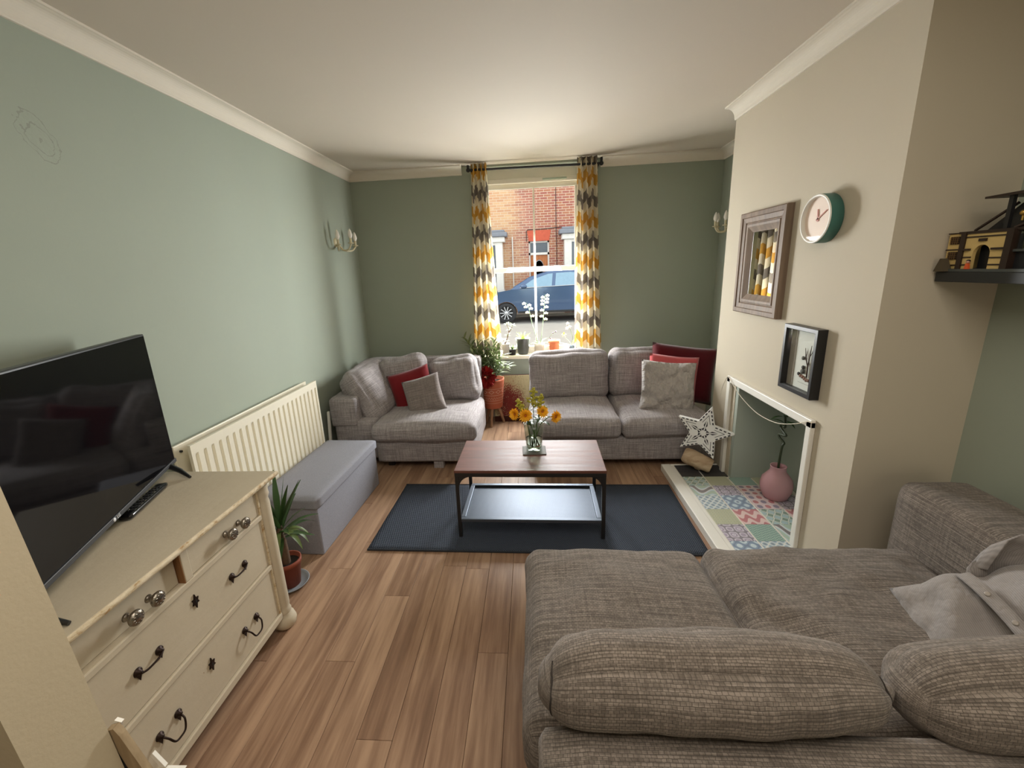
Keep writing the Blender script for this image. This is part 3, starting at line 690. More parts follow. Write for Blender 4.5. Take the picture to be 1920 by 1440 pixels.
# cushion made from a shirt
SHT = thing('shirt_cushion', 'grey cushion sewn from a button-up shirt, leaning on the near sofa arm', 'cushion', (1.35, 1.02, .572), (radians(-68), radians(-33), radians(-25)))
mb = pillow(.52, .42, .15, n=36, wr=.010, seed=21, crease=.06, pinch=.02)
build('cover', mb, M_SHIRT, SHT, local=True)
def shirt_y(x, z): return -.088*max(0, (1-(x/.26)**4)*(1-(z/.21)**4))**.55
path = [Vector((-.02+.02*t-.06*t*t, shirt_y(-.02, -.17+.34*t)-.010, -.17+.34*t)) for t in [i/12 for i in range(13)]]
m = MB(); vs = []
for p_ in path: vs += [p_+Vector((-.018, 0, 0)), p_+Vector((-.016, -.005, 0)), p_+Vector((.016, -.005, 0)), p_+Vector((.018, 0, 0))]
m.add(vs, [(4*i+j, 4*i+j+1, 4*i+j+5, 4*i+j+4) for i in range(12) for j in range(3)], True, [[(a*.03, b*.03) for a, b in ((j, i), (j+1, i), (j+1, i+1), (j, i+1))] for i in range(12) for j in range(3)])
build('placket', m, M_SHIRT, SHT, local=True)
M_BUTTON = plain('shirt_button', S(150, 140, 130), .35)
for i in (2, 6, 9):
    p_ = path[i]; build('button', MB().lathe([(0, .004), (.005, .004), (.007, .003), (.007, 0)], (p_.x, p_.y-.005, p_.z), 14, (0, -1, 0)), M_BUTTON, SHT, local=True)
m = MB(); vs = []; fs = []; uvs = []
N = 16; B0, B1 = Vector((1.33, 1.20, .640)), Vector((1.60, 1.10, .76))
for i in range(N+1):
    t = i/N; hgt = .135*(1-t)**.6*(1 if t > .12 else (t/.12)**.35)+.045
    for j in range(5):
        s_ = j/4; b = B0.lerp(B1, t)
        vs.append(b + Vector((.018*sin(5*t)+.030*s_*(1-t), .030*sin(pi*s_)*(1-.5*t)-.020*s_+.012*sin(8*t+2*s_), -.02+hgt*s_)))
for i in range(N):
    for j in range(4):
        fs.append((5*i+j, 5*i+j+1, 5*i+j+6, 5*i+j+5)); uvs.append([(a*.02, b*.03) for a, b in ((i, j), (i, j+1), (i+1, j+1), (i+1, j))])
o = build('collar', m.add(vs, fs, True, uvs), M_SHIRT, SHT); so = o.modifiers.new('thick', 'SOLIDIFY'); so.thickness = .004

# coffee table
TX, TY, TA = -.0349, 2.4955, -.0183
CT = thing('coffee_table', 'dark wood topped coffee table on a black metal frame, standing on the rug', 'table', (TX, TY, 0), (0, 0, TA))
build('tabletop', MB().box(-.45, .45, -.23, .23, .443, .46), M_WALNUT, CT, True, bev=.003)
build('apron_frame', MB().box(-.448, .448, -.228, -.212, .418, .443).box(-.448, .448, .212, .228, .418, .443).box(-.448, -.432, -.212, .212, .418, .443).box(.432, .448, -.212, .212, .418, .443), M_BLACK, CT, True, bev=.002)
for sx_ in (-1, 1):
    for sy_ in (-1, 1):
        x = sx_*.436; y = sy_*.218; m = MB()
        m.box(x-.011, x+.011, y-.009, y+.009, 0, .42)
        arc = [(x-sx_*(.011+.075-.075*cos(t)), y-.006, .418-.075+.075*sin(t)) for t in [pi/2*i/8 for i in range(9)]]
        m.prism([(x-sx_*.005, y-.006, .418)] + [(x-sx_*.005, y-.006, .343)] + arc, (0, .012, 0))
        build('leg', m, M_BLACK, CT, True)
M_GREYMET = plain('dark_grey_metal', S(84, 92, 104), .42, .6, .5, var=.05)
build('shelf_frame', MB().box(-.432, .432, -.226, -.196, .112, .132).box(-.432, .432, .196, .226, .112, .132).box(-.432, -.402, -.196, .196, .112, .132).box(.402, .432, -.196, .196, .112, .132), M_GREYMET, CT, True, bev=.003)
n = NT('perforated_metal'); sx = n.n('SeparateXYZ'); n.t.links.new(n.co('Object', rot=(0, 0, pi/4)), sx.inputs[0])
f = n.math('MULTIPLY', n.math('SINE', n.math('MULTIPLY', sx.outputs[0], 2*pi/.016)), n.math('SINE', n.math('MULTIPLY', sx.outputs[1], 2*pi/.016)))
n.base(S(84, 92, 104), .45, .55); tr = n.n('BsdfTransparent'); mx = n.n('MixShader'); n.t.links.new(n.math('GREATER_THAN', n.math('ABSOLUTE', f), .42), mx.inputs[0])
n.t.links.new(n.b.outputs[0], mx.inputs[1]); n.t.links.new(tr.outputs[0], mx.inputs[2]); n.t.links.new(mx.outputs[0], n.out.inputs[0])
build('mesh_shelf', MB().box(-.404, .404, -.198, .198, .114, .117), n.m, CT, True)

# rug
n = NT('navy_flat_weave'); sx = n.n('SeparateXYZ'); n.t.links.new(n.co('Object', rot=(0, 0, .62)), sx.inputs[0])
f = n.math('MULTIPLY', n.math('SINE', n.math('MULTIPLY', sx.outputs[0], 2*pi/.019)), n.math('SINE', n.math('MULTIPLY', sx.outputs[1], 2*pi/.019)))
k = n.noise(n.co('Object'), 300, 2)
n.base(n.mix(n.math('ADD', n.math('MULTIPLY', n.math('ABSOLUTE', f), .9), n.math('MULTIPLY', k, .25)), S(15, 18, 25), S(80, 88, 102)), .85, 0, .25); n.bump(f, .5, .004); M_RUG = n.m
m = MB(); vs = []; nx, ny = 50, 20
for j in range(ny+1):
    for i in range(nx+1):
        u, v = i/nx, j/ny; x = -1.0+2.0*u; y = -.395+.79*v
        z = .008 + (.004*noise.noise(Vector((x*2.2, y*2, 3)))) + (.006*max(0, 1-8*v)*max(0, noise.noise(Vector((x*3, 1, 1)))))
        vs.append((x, y + .006*noise.noise(Vector((x*2, 5, v))), z))
m.add(vs, [(j*(nx+1)+i, j*(nx+1)+i+1, (j+1)*(nx+1)+i+1, (j+1)*(nx+1)+i) for j in range(ny) for i in range(nx)], True)
RUG = thing('rug', 'long dark navy flat-woven rug under the coffee table', 'rug', (-.022, 2.53, 0), (0, 0, radians(-.9)))
o = build('woven_field', m, M_RUG, RUG, True); so = o.modifiers.new('thick', 'SOLIDIFY'); so.thickness = .007; so.offset = -1
build('bound_edge', MB().box(-1.0, 1.0, -.401, -.391, .001, .013).box(-1.0, 1.0, .391, .401, .001, .013), plain('navy_binding', S(40, 44, 52), .9), RUG, True, bev=.004)

# storage box
n = NT('grey_felt'); v = n.co(); n.base(n.mix(n.noise(v, 160, 3), S(124, 124, 132), S(156, 156, 164)), .95, 0, .1); n.bump(n.noise(v, 300, 2), .3, .002); M_FELT = n.m
OB = thing('storage_box', 'grey felt storage bench box with lid, beside the white radiator', 'storage box', (-1.45, 2.545, 0), (0, 0, radians(-2)))
build('body', MB().box(-.19, .19, -.435, .435, 0, .335), M_FELT, OB, True, bev=.008)
build('lid', soft_box(.405, .89, .07, r=.014, bulge=(0, 0, .008), n=12, wr=.002).tf(Matrix.Translation((0, 0, .338))), M_FELT, OB, True)

# double panel radiator
RD = thing('radiator', 'cream double-panel radiator on the left wall behind the storage box', 'radiator', (XL+.06, 2.445, .15))
def rad_panel(name, x, y0, y1, z0, z1):
    m = MB(); N = 23; pitch = (y1-y0)/N; prof = []
    # ribbed face: flat land, recessed channel
    for i in range(N):
        a = y0+i*pitch
        prof += [(a, 0), (a+.30*pitch, 0), (a+.38*pitch, -.011), (a+.62*pitch, -.011), (a+.70*pitch, 0)]
    prof.append((y1, 0)); zs = [(z0, 0), (z0+.045, 0), (z0+.06, 1), (z1-.06, 1), (z1-.045, 0), (z1, 0)]
    vs = []
    for z, k in zs: vs += [(x+d*k, y, z) for y, d in prof]
    L = len(prof); m.add(vs, [(r*L+c, r*L+c+1, (r+1)*L+c+1, (r+1)*L+c) for r in range(len(zs)-1) for c in range(L-1)])
    m.box(x-.016, x-.013, y0, y1, z0, z1); m.box(x-.016, x, y0-.004, y0, z0, z1); m.box(x-.016, x, y1, y1+.004, z0, z1); m.box(x-.016, x+.001, y0-.004, y1+.004, z1, z1+.004); m.box(x-.016, x+.001, y0-.004, y1+.004, z0-.004, z0)
    return build(name, m, M_RAD, RD)
rad_panel('front_panel', XL+.12, 1.82, 3.07, .20, .832)
build('back_panel', MB().box(XL+.03, XL+.045, 1.80, 3.06, .20, .836), M_RAD, RD, bev=.003)
build('bracket', MB().box(XL, XL+.11, 1.90, 1.93, .7, .78), M_RAD, RD); build('bracket', MB().box(XL, XL+.11, 2.95, 2.98, .7, .78), M_RAD, RD)
build('bleed_valve', MB().cyl((XL+.045, 1.835, .80), (XL+.055, 1.835, .80), .006), M_BLKPL, RD)
build('valve', MB().cyl((XL+.08, 3.10, .06), (XL+.08, 3.10, .25), .012).cyl((XL+.08, 3.07, .22), (XL+.08, 3.11, .22), .018), M_RAD, RD)

# chest of drawers
n = NT('distressed_cream_paint'); v = n.co(); geo = n.n('NewGeometry')
pt = n.math('SUBTRACT', geo.outputs['Pointiness'], .5)
k = n.noise(v, 26, 5, .65); big = n.noise(v, 3, 3); st = n.noise(n.co('Object', (30, 3, 30)), 1, 4)
col = n.mix(big, S(184, 171, 148), S(204, 193, 172)); col = n.mix(n.math('MULTIPLY', st, .3), col, S(172, 156, 130))
chip = n.math('GREATER_THAN', n.noise(v, 19, 4, .7), .735); col = n.mix(n.math('MULTIPLY', chip, .6), col, S(132, 98, 62))
n.base(col, .6, 0, .3); n.bump(n.math('ADD', k, st), .25, .003); M_CHEST = n.m
n = NT('chest_worn_edge'); v = n.co(); e = n.noise(n.co('Object', (60, 22, 60)), 1, 4, .7)
n.base(n.ramp(e, [(.34, S(164, 130, 88)), (.44, S(198, 180, 148)), (.62, S(214, 199, 172))]), .65, 0, .3); n.bump(e, .6, .004); M_EDGE = n.m
DR = thing('chest_of_drawers', 'cream distressed chest of drawers carrying the television', 'chest', (-1.49, 1.16, 0))
dx = -1.20; yc = 1.16
build('carcass', MB().box(-1.79, dx-.022, .725, 1.595, .075, .745), M_CHEST, DR)
tp = MB().box(-1.80, -1.172, .655, 1.675, .748, .771); build('top', tp, M_CHEST, DR, bev=.004)
m = MB(); vs = []; N = 90
for i in range(N+1):
    y = .655+1.02*i/N; w = .0035*noise.noise(Vector((y*28, 1, 2)))+.002*noise.noise(Vector((y*80, 4, 2)))
    vs += [(-1.173, y, .771), (-1.1675+w, y, .7665), (-1.1665+w, y, .757), (-1.176, y, .7475)]
m.add(vs, [(4*i+j, 4*i+j+1, 4*i+5+j, 4*i+4+j) for i in range(N) for j in range(3)], True)
build('worn_top_edge', m, M_EDGE, DR)
for nm, z0, z1, xo in (('rail', .600, .624, .006), ('rail', .349, .373, .006), ('bottom_rail', .078, .110, .008)):
    build(nm, MB().box(dx-.03, dx+xo, .765, 1.555, z0, z1), M_CHEST, DR, bev=.004)
build('drawer_divider', MB().box(dx-.03, dx+.006, yc-.020, yc+.012, .624, .748), M_CHEST, DR, bev=.003); build('raw_wood_edge', MB().box(dx-.03, dx+.0045, yc-.0225, yc-.0195, .624, .747), wood_mat('raw_brown_wood', S(110, 74, 44), S(150, 108, 70), 2, .7, False), DR)
n = NT('aged_pewter'); v = n.co(); n.base(n.mix(n.noise(v, 70, 3), S(70, 62, 54), S(178, 170, 158)), .22, .9, .5); n.bump(n.noise(v, 260, 2), .5, .002); M_PEWT = n.m
M_BRONZE = plain('dark_bronze', S(44, 30, 24), .45, .7, .5, var=.2)
def knob(y, z, parent):
    m = MB().lathe([(.0, 0), (.013, 0), (.011, .004), (.006, .010), (.007, .016), (.018, .022), (.0235, .030), (.022, .037), (.014, .042), (.0, .044)], (dx, y, z), 22, (1, 0, 0))
    for i in range(10):
        a = 2*pi*i/10; m.ball((dx+.040, y+.014*cos(a), z+.014*sin(a)), .004, 6, 4)
    return build('knob', m, M_PEWT, parent)
def drop_handle(y0, y1, z, drop, parent, pr=.030):
    h = build('handle', MB().tube(smooth([(dx+.010, y0, z), (dx+.8*pr, y0+.004, z-drop*.25), (dx+pr, y0+.016, z-drop*.9), (dx+pr*1.06, (y0+y1)/2, z-drop), (dx+pr, y1-.016, z-drop*.9), (dx+.8*pr, y1-.004, z-drop*.25), (dx+.010, y1, z)]), .0032, 8), M_BRONZE, parent)
    for y in (y0, y1):
        build('handle_rose', MB().lathe([(0, .014), (.006, .013), (.007, .006), (.013, .004), (.014, 0)], (dx-.001, y, z+.004), 14, (1, 0, 0)).prism([(dx, y-.010, z-.002), (dx, y, z-.026), (dx, y+.010, z-.002)], (.003, 0, 0)), M_BRONZE, h)
def keyhole(z, parent):
    pts = []
    for i in range(12):
        a = 2*pi*i/12+pi/2; r = (.022 if i % 6 == 0 else .016) if i % 2 == 0 else .009; pts.append((dx-.002, yc+r*cos(a), z+r*sin(a)*1.25))
    e = build('keyhole_plate', MB().prism(pts, (.005, 0, 0)), M_BRONZE, parent)
    build('keyhole', MB().box(dx+.003, dx+.0035, yc-.002, yc+.002, z-.006, z+.006), M_DARKHOLE, e)
def drawer(y0, y1, z0, z1, back=0): return build('drawer', MB().box(dx-.30, dx-.002-back, y0+.002, y1-.002, z0+.002, z1-.002), M_CHEST, DR, bev=.003)
d = drawer(.768, yc-.022, .624, .746, .016); knob(.938, .677, d); knob(1.012, .676, d)
d = drawer(yc+.012, 1.552, .624, .746); knob(1.348, .669, d); knob(1.422, .669, d)
d = drawer(.768, 1.552, .373, .600); drop_handle(.925, 1.0, .488, .004, d, .015); drop_handle(1.332, 1.408, .486, .004, d, .015); keyhole(.532, d)
d = drawer(.768, 1.552, .110, .349); drop_handle(.929, 1.0, .230, .042, d); drop_handle(1.335, 1.408, .226, .042, d); keyhole(.257, d)
for y in (.730, 1.590):
    build('corner_column', MB().lathe([(.034, .085), (.036, .095), (.030, .11), (.033, .13), (.033, .66), (.029, .68), (.036, .70), (.034, .715), (.036, .745)], (dx-.012, y, 0), 24), M_CHEST, DR)
    build('worn_strip', MB().box(dx-.012, dx+.005, (y-.043 if y > 1 else y+.033), (y-.033 if y > 1 else y+.043), .085, .744), M_EDGE, DR, bev=.002)
    build('bun_foot', MB().lathe([(.0, 0), (.03, 0), (.047, .018), (.052, .042), (.044, .068), (.030, .078), (.034, .086), (.0, .088)], (dx-.012, y, 0), 26), M_CHEST, DR)
    build('bun_foot', MB().lathe([(.0, 0), (.03, 0), (.047, .018), (.052, .042), (.044, .068), (.030, .078), (.0, .078)], (-1.74, y, 0), 20), M_CHEST, DR)

# television, turned towards the far sofas
tvd = Vector((.366, -.931, 0)); tvn = Vector((.931, .366, 0)); R0 = Vector((-1.680, 1.705, 0)); TW, T0, T1 = 1.03, .808, 1.408
TV = thing('television', 'large black flat television angled on the chest of drawers, switched off', 'television', R0+tvd*TW/2+Vector((0, 0, .771)))
tvm = Matrix(((tvd.x, tvn.x, 0, R0.x), (tvd.y, tvn.y, 0, R0.y), (0, 0, 1, 0), (0, 0, 0, 1)))
build('casing', MB().box(0, TW, -.030, 0, T0, T1).box(.15, TW-.15, -.065, -.03, T0+.06, T0+.36).tf(tvm), M_BLKPL, TV, bev=.004)
n = NT('dark_screen'); n.base((.004, .004, .005), .06, 0, .3); M_SCREEN = n.m
build('screen', MB().box(.008, TW-.008, .000, .002, T0+.020, T1-.008).tf(tvm), M_SCREEN, TV)
build('bezel_strip', MB().box(.0, TW, .0, .006, T0, T0+.018).tf(tvm), plain('bezel_grey', S(46, 46, 48), .5), TV, bev=.002)
for s_, tip in ((.05, Vector((-1.531, 1.605, .778))), (.97, Vector((-1.205, .815, .778)))):
    pb = R0+tvd*s_
    build('stand_foot', MB().tube([pb+Vector((0, 0, T0+.005))-tvn*.015, (pb+Vector((0, 0, T0))).lerp(tip, .5)+Vector((0, 0, .003)), tip], [.013, .011, .006], 8).tube([pb+Vector((0, 0, T0))-tvn*.02, pb-tvn*.12+Vector((0, 0, .778))], [.011, .006], 8), M_BLKPL, TV)
def text_mesh(txt, size, ext=.0005):
    cu = bpy.data.curves.new('txt', 'FONT'); cu.body = txt; cu.size = size; cu.extrude = ext; cu.align_x = 'CENTER'; cu.align_y = 'CENTER'
    to = bpy.data.objects.new('txt', cu); COL.objects.link(to); dg = bpy.context.evaluated_depsgraph_get(); me = bpy.data.meshes.new_from_object(to.evaluated_get(dg))
    mb = MB(); mb.add([v.co.copy() for v in me.vertices], [tuple(p.vertices) for p in me.polygons]); bpy.data.objects.remove(to); bpy.data.meshes.remove(me); return mb
M_LOGO = plain('pale_logo_print', S(214, 214, 216), .4)
fl = Matrix.Translation((TW/2+.012, .0068, T0+.009)) @ Matrix(((-1, 0, 0, 0), (0, 0, 1, 0), (0, 1, 0, 0), (0, 0, 0, 1)))
mb = text_mesh('LG', .017).tf(tvm @ fl @ Matrix.Translation((.026, 0, 0)))
mb.lathe([(0, .0008), (.0075, .0008), (.0075, 0)], tuple(tvm @ Vector((TW/2+.012, .0062, T0+.009))), 20, tuple(tvn))
build('maker_badge', mb, M_LOGO, TV)
RC = thing('remote_control', 'slim black remote control lying under the front edge of the television', 'remote control', (-1.50, 1.415, .772))
rd = Vector((-.30, .95, 0)).normalized(); rn = Vector((.95, .30, 0)).normalized()
rm = Matrix(((rd.x, rn.x, 0, -1.55), (rd.y, rn.y, 0, 1.40), (0, 0, 1, .785), (0, 0, 0, 1)))
mb = soft_box(.27, .045, .020, r=.009, n=12, wr=0); mb.tf(rm); build('body', mb, plain('gloss_black', (.006, .006, .007), .15), RC)
for i in range(9):
    for j in range(3):
        build('button', MB().box(-.095+.022*i, -.083+.022*i, -.014+.011*j, -.006+.011*j, .0095, .0115).tf(rm), M_BLKPL if (i+j) % 4 else M_PEWT, RC)

# ------------------------------------------------------------------ curtains and rod
n = NT('herringbone_curtain'); sx = n.n('SeparateXYZ'); n.t.links.new(n.co('UV'), sx.inputs[0]); u, v = sx.outputs[0], sx.outputs[1]
cwid = .052
c = n.math('DIVIDE', u, cwid); fl_ = n.math('FLOOR', c); fr_ = n.math('SUBTRACT', c, fl_); odd = n.math('MODULO', n.math('ABSOLUTE', fl_), 2.0)
sl = n.math('ADD', n.math('MULTIPLY', odd, fr_), n.math('MULTIPLY', n.math('SUBTRACT', 1.0, odd), n.math('SUBTRACT', 1.0, fr_)))
w_ = n.math('DIVIDE', n.math('ADD', n.math('ADD', v, n.math('MULTIPLY', sl, .10)), 40.0), .385); w_ = n.math('FRACT', w_)
cc = n.ramp(w_, [(0, S(200, 152, 62)), (.25, S(226, 216, 190)), (.5, S(118, 110, 104)), (.75, S(228, 220, 196))], True)
tone = n.math('FRACT', n.math('MULTIPLY', n.math('SINE', n.math('MULTIPLY', fl_, 12.7)), 43.1))
cc = n.mix(n.math('MULTIPLY', tone, .18), cc, S(150, 138, 112))
n.base(cc, .9, 0, .1); tl = n.n('BsdfTranslucent'); n.t.links.new(cc, tl.inputs[0]); mx = n.n('MixShader'); mx.inputs[0].default_value = .28
n.t.links.new(n.b.outputs[0], mx.inputs[1]); n.t.links.new(tl.outputs[0], mx.inputs[2]); n.t.links.new(mx.outputs[0], n.out.inputs[0]); M_CURT = n.m
def curtain(label, xa_t, xb_t, xa_b, xb_b, zb, flip, seed):
    th = thing('curtain', label, 'curtain', ((xa_t+xb_t)/2, 4.40, zb), (0, 0, 0), 'herringbone curtains at the window')
    m = MB(); NU, NV = 90, 34; pts = {}; zt = 2.612; pl_ = 4
    for j in range(NV+1):
        t = j/NV; z = zt+(zb-zt)*t; e = t**1.3
        xa = xa_t+(xa_b-xa_t)*e; xb = xb_t+(xb_b-xb_t)*e
        for i in range(NU+1):
            s_ = i/NU; amp = .030+.012*t+.012*noise.noise(Vector((s_*4, t*1.5, seed)))
            ph = 2*pi*pl_*s_ + .7*noise.noise(Vector((s_*2, t*2, seed+5)))*t
            x = xa+(xb-xa)*s_ + .010*sin(2*ph)*(1-.3*t); y = 4.40+amp*sin(ph) - .02*t + .012*t*noise.noise(Vector((s_*3, t*3, seed)))
            pts[i, j] = Vector((x, y, z))
    fw = .062*14*(1 if not flip else 1)
    idx = {k_: a for a, k_ in enumerate(pts)}; vs = list(pts.values()); fs = []; uvs = []
    for j in range(NV):
        for i in range(NU):
            q = [(i, j), (i, j+1), (i+1, j+1), (i+1, j)]
            fs.append([idx[k_] for k_ in q]); uvs.append([(a/NU*.32+seed*.062, -b/NV*(zt-zb)+seed*.11) for a, b in q])
    m.add(vs, fs, True, uvs); build('fabric', m, M_CURT, th)
    build('heading_tape', MB().add([p+Vector((0, .003, 0)) for p in [pts[i, 0] for i in range(NU+1)]] + [pts[i, 1]+Vector((0, .003, -.0)) for i in range(NU+1)], [(i, i+1, NU+2+i, NU+1+i) for i in range(NU)], True), M_TRIM, th)
curtain('left herringbone curtain of ochre, grey and cream, swept towards the sill plants', -.552, -.400, -.625, -.315, .745, False, 1)
curtain('right herringbone curtain of ochre, grey and cream, hanging behind the two-seat sofa', .462, .652, .435, .715, .735, True, 2)
ROD = thing('curtain_rod', 'black curtain rod across the top of the window', 'curtain rod', (.04, 4.40, 2.555))
build('rod', MB().cyl((-.58, 4.40, 2.557), (.69, 4.40, 2.547), .011, n=14), M_BLACK, ROD)
for x, z in ((-.58, 2.557), (.69, 2.547)):
    build('finial', MB().ball((x, 4.40, z), .02, 14, 8), M_BLACK, ROD)
    build('bracket', MB().tube([(x+.03*(1 if x < 0 else -1), 4.40, z-.012), (x+.03*(1 if x < 0 else -1), 4.46, z-.03), (x+.03*(1 if x < 0 else -1), YB, z-.03)], .008, 8).tube([(x, 4.40, z), (x, 4.40, ZC-.02)], .012, 8), M_BLACK, ROD)

# ------------------------------------------------------------------ leaves and flowers
def leafmat(name, a, b, rough=.45):
    n = NT(name); oi = n.n('ObjectInfo'); k = n.math('ADD', n.math('MULTIPLY', n.noise(n.co(), 14, 3), .6), n.math('MULTIPLY', oi.outputs['Random'], .4))
    c = n.mix(k, a, b); n.base(c, rough, 0, .4); tl = n.n('BsdfTranslucent'); n.t.links.new(c, tl.inputs[0]); mx = n.n('MixShader'); mx.inputs[0].default_value = .25
    n.t.links.new(n.b.outputs[0], mx.inputs[1]); n.t.links.new(tl.outputs[0], mx.inputs[2]); n.t.links.new(mx.outputs[0], n.out.inputs[0]); return n.m
L_DARK = leafmat('dark_green_leaf', S(34, 58, 34), S(70, 98, 52)); L_MID = leafmat('green_leaf', S(62, 88, 48), S(128, 144, 82)); L_BRIGHT = leafmat('bright_green_leaf', S(96, 140, 44), S(170, 196, 84))
L_OLIVE = leafmat('narrow_olive_leaf', S(66, 86, 52), S(150, 156, 110))
M_SOIL = plain('soil', (.02, .014, .01), .95, var=.4, vscale=80); M_STEM = plain('green_stem', S(72, 98, 44), .6); M_BARK = plain('palm_trunk', S(96, 74, 56), .85, var=.35, vscale=60, bump=.5, bscale=120)
M_TERRA = plain('terracotta', S(176, 98, 70), .75, var=.10, vscale=9, bump=.15); M_TERRA2 = plain('bright_terracotta', S(206, 118, 76), .7)
M_PETAL = plain('sunflower_petal', S(252, 182, 34), .6, var=.15, vscale=40); M_DISC = plain('sunflower_centre', S(176, 96, 24), .8, var=.4, vscale=120); M_GOLD = plain('goldenrod_bloom', S(176, 168, 62), .8, var=.25, vscale=90)
n = NT('clear_glass'); n.t.nodes.remove(n.b)
tr = n.n('BsdfTransparent'); tr.inputs[0].default_value = (.90, .95, .91, 1); gl = n.n('BsdfGlossy'); gl.inputs['Roughness'].default_value = .03
fr = n.n('LayerWeight', Blend=.5); mx = n.n('MixShader'); n.t.links.new(n.math('ADD', n.math('MULTIPLY', n.math('POWER', fr.outputs['Facing'], 4.0), .7), .03), mx.inputs[0])
n.t.links.new(tr.outputs[0], mx.inputs[1]); n.t.links.new(gl.outputs[0], mx.inputs[2]); n.t.links.new(mx.outputs[0], n.out.inputs[0]); M_VASE = n.m
n = NT('water'); n.base((.93, .97, .93), .0, 0, .5); n.b.inputs['Transmission Weight'].default_value = 1; n.b.inputs['IOR'].default_value = 1.18; M_WATER = n.m

# coaster, vase and bouquet on the coffee table
CO = solo('coaster', MB().box(-.075, .075, -.068, .068, 0, .006), plain('slate_coaster', S(92, 88, 80), .75), 'square dark coaster under the glass vase on the coffee table', 'coaster', bev=.003)
CO.location = (-.006, 2.548, .4603); CO.rotation_euler = (0, 0, .03)
vx, vy, vz = -.006, 2.548, .4668
VA = thing('vase', 'clear glass vase of water holding the yellow flowers', 'vase', (vx, vy, vz))
prof = [(.0, .0), (.046, .0), (.052, .006), (.054, .05), (.060, .12), (.064, .185), (.061, .185), (.057, .12), (.050, .05), (.047, .022), (.0, .018)]
build('glass', MB().lathe(prof, n=36), M_VASE, VA, True)
build('water', MB().lathe([(.0, .0185), (.0465, .0225), (.0495, .05), (.053, .085), (.0, .085)], n=36), M_WATER, VA, True)
def sunflower(label, head, face, r, seed):
    rr = random.Random(seed); head = Vector(head); face = Vector(face).normalized()
    th = thing('sunflower', label, 'flower', (vx, vy, vz+.025), (0, 0, 0), None)
    foot = Vector((vx+rr.uniform(-.025, .025), vy+rr.uniform(-.025, .025), vz+.03)); rim = Vector((vx+.05*(head.x-vx)/.15, vy+.03*(head.y-vy)/.1, vz+.18))
    path = [foot, (foot+rim)/2, rim, (rim+head)/2+Vector((0, 0, .02)), head-face*.014]
    build('stem', MB().tube(path, .0032, 7), M_STEM, th)
    q = Vector((0, 0, 1)).rotation_difference(face).to_matrix().to_4x4(); T = Matrix.Translation(head) @ q
    m = MB()
    for ring, (cnt, L, w, el) in enumerate(((18, r, r*.34, .15), (16, r*.9, r*.32, .5), (14, r*.72, r*.26, .85), (10, r*.5, r*.2, 1.15))):
        for i in range(cnt):
            a = 2*pi*(i+.5*ring)/cnt+rr.uniform(-.1, .1)
            m.leaf((.008*cos(a), .008*sin(a), .002), (cos(a)*cos(el), sin(a)*cos(el), sin(el)), L*rr.uniform(.85, 1.1), w, droop=.2, fold=.3, n=3)
    m.tf(T); stuff(build('petals', m, M_PETAL, th))
    build('centre', MB().ball((0, 0, .004), r*.20, 12, 6, (1, 1, .7)).tf(T), M_DISC, th)
    m = MB()
    for i in range(9):
        a = 2*pi*i/9; m.leaf((.004*cos(a), .004*sin(a), -.006), (cos(a)*.8, sin(a)*.8, -.15), r*.8, .014, droop=-.3, n=3)
    stuff(build('sepals', m.tf(T), L_DARK, th))
    for i in range(4):
        b = path[2].lerp(path[3], rr.random()); a = rr.uniform(0, 6.28); build('leaf', MB().leaf(b, (cos(a), sin(a), .3), .06, .028, .9), L_DARK if i % 2 else L_MID, th)
sunflower('leftmost sunflower in the glass vase, seen half from the side', (-.126, 2.57, .706), (-.55, -.7, .25), .037, 1)
sunflower('second sunflower from the left, facing the camera with a dark centre', (-.056, 2.52, .712), (.12, -.95, .30), .041, 2)
sunflower('third sunflower from the left, tilted upward above the vase rim', (.052, 2.56, .724), (.15, -.8, .5), .036, 3)
sunflower('rightmost sunflower, drooping out past the vase', (.136, 2.57, .684), (.55, -.8, .05), .038, 4)
def goldenrod(label, top, seed, spread=.05):
    rr = random.Random(seed); top = Vector(top)
    th = thing('goldenrod', label, 'flower', (vx, vy, vz+.025))
    foot = Vector((vx+rr.uniform(-.02, .02), vy+rr.uniform(-.02, .02), vz+.03)); rim = Vector((vx+.04*(top.x-vx)/.1, vy+.01, vz+.18))
    path = [foot, rim, rim.lerp(top, .5), top]
    build('stem', MB().tube(path, [.003, .0026, .002, .0012], 6), M_STEM, th)
    m = MB(); lf = MB()
    for i in range(12):
        t = .40+.60*i/11; b = path[2].lerp(path[3], (t-.40)/.60); a = i*2.4
        e = b+Vector((cos(a)*spread*(1.25-t), sin(a)*spread*(1.25-t), .022)); mid = (b+e)/2+Vector((0, 0, .012))
        lf.tube([b, mid, e], .0012, 5)
        for k in range(9):
            s_ = k/8; p = b.lerp(e, s_)+Vector((0, 0, .012*sin(pi*s_)+.004)); m.ball(p+Vector((rr.uniform(-.006, .006), rr.uniform(-.006, .006), rr.uniform(0, .007))), .0062, 6, 4)
    stuff(build('blooms', m, M_GOLD, th)); build('sprigs', lf, M_STEM, th); l2 = MB()
    for i in range(12):
        b = path[1].lerp(path[2], rr.random()*1.3); a = rr.uniform(0, 6.28); l2.leaf(b, (cos(a), sin(a), .6), .05, .010, .8, n=3)
    stuff(build('leaves', l2, L_MID, th))
goldenrod('tallest goldenrod spray in the middle of the bouquet', (-.004, 2.60, .835), 5, .062)
goldenrod('goldenrod spray arching above the third sunflower', (.046, 2.60, .790), 6, .05)
goldenrod('low goldenrod spray behind the leftmost sunflower', (-.105, 2.61, .762), 7, .04)
m_dummy = None

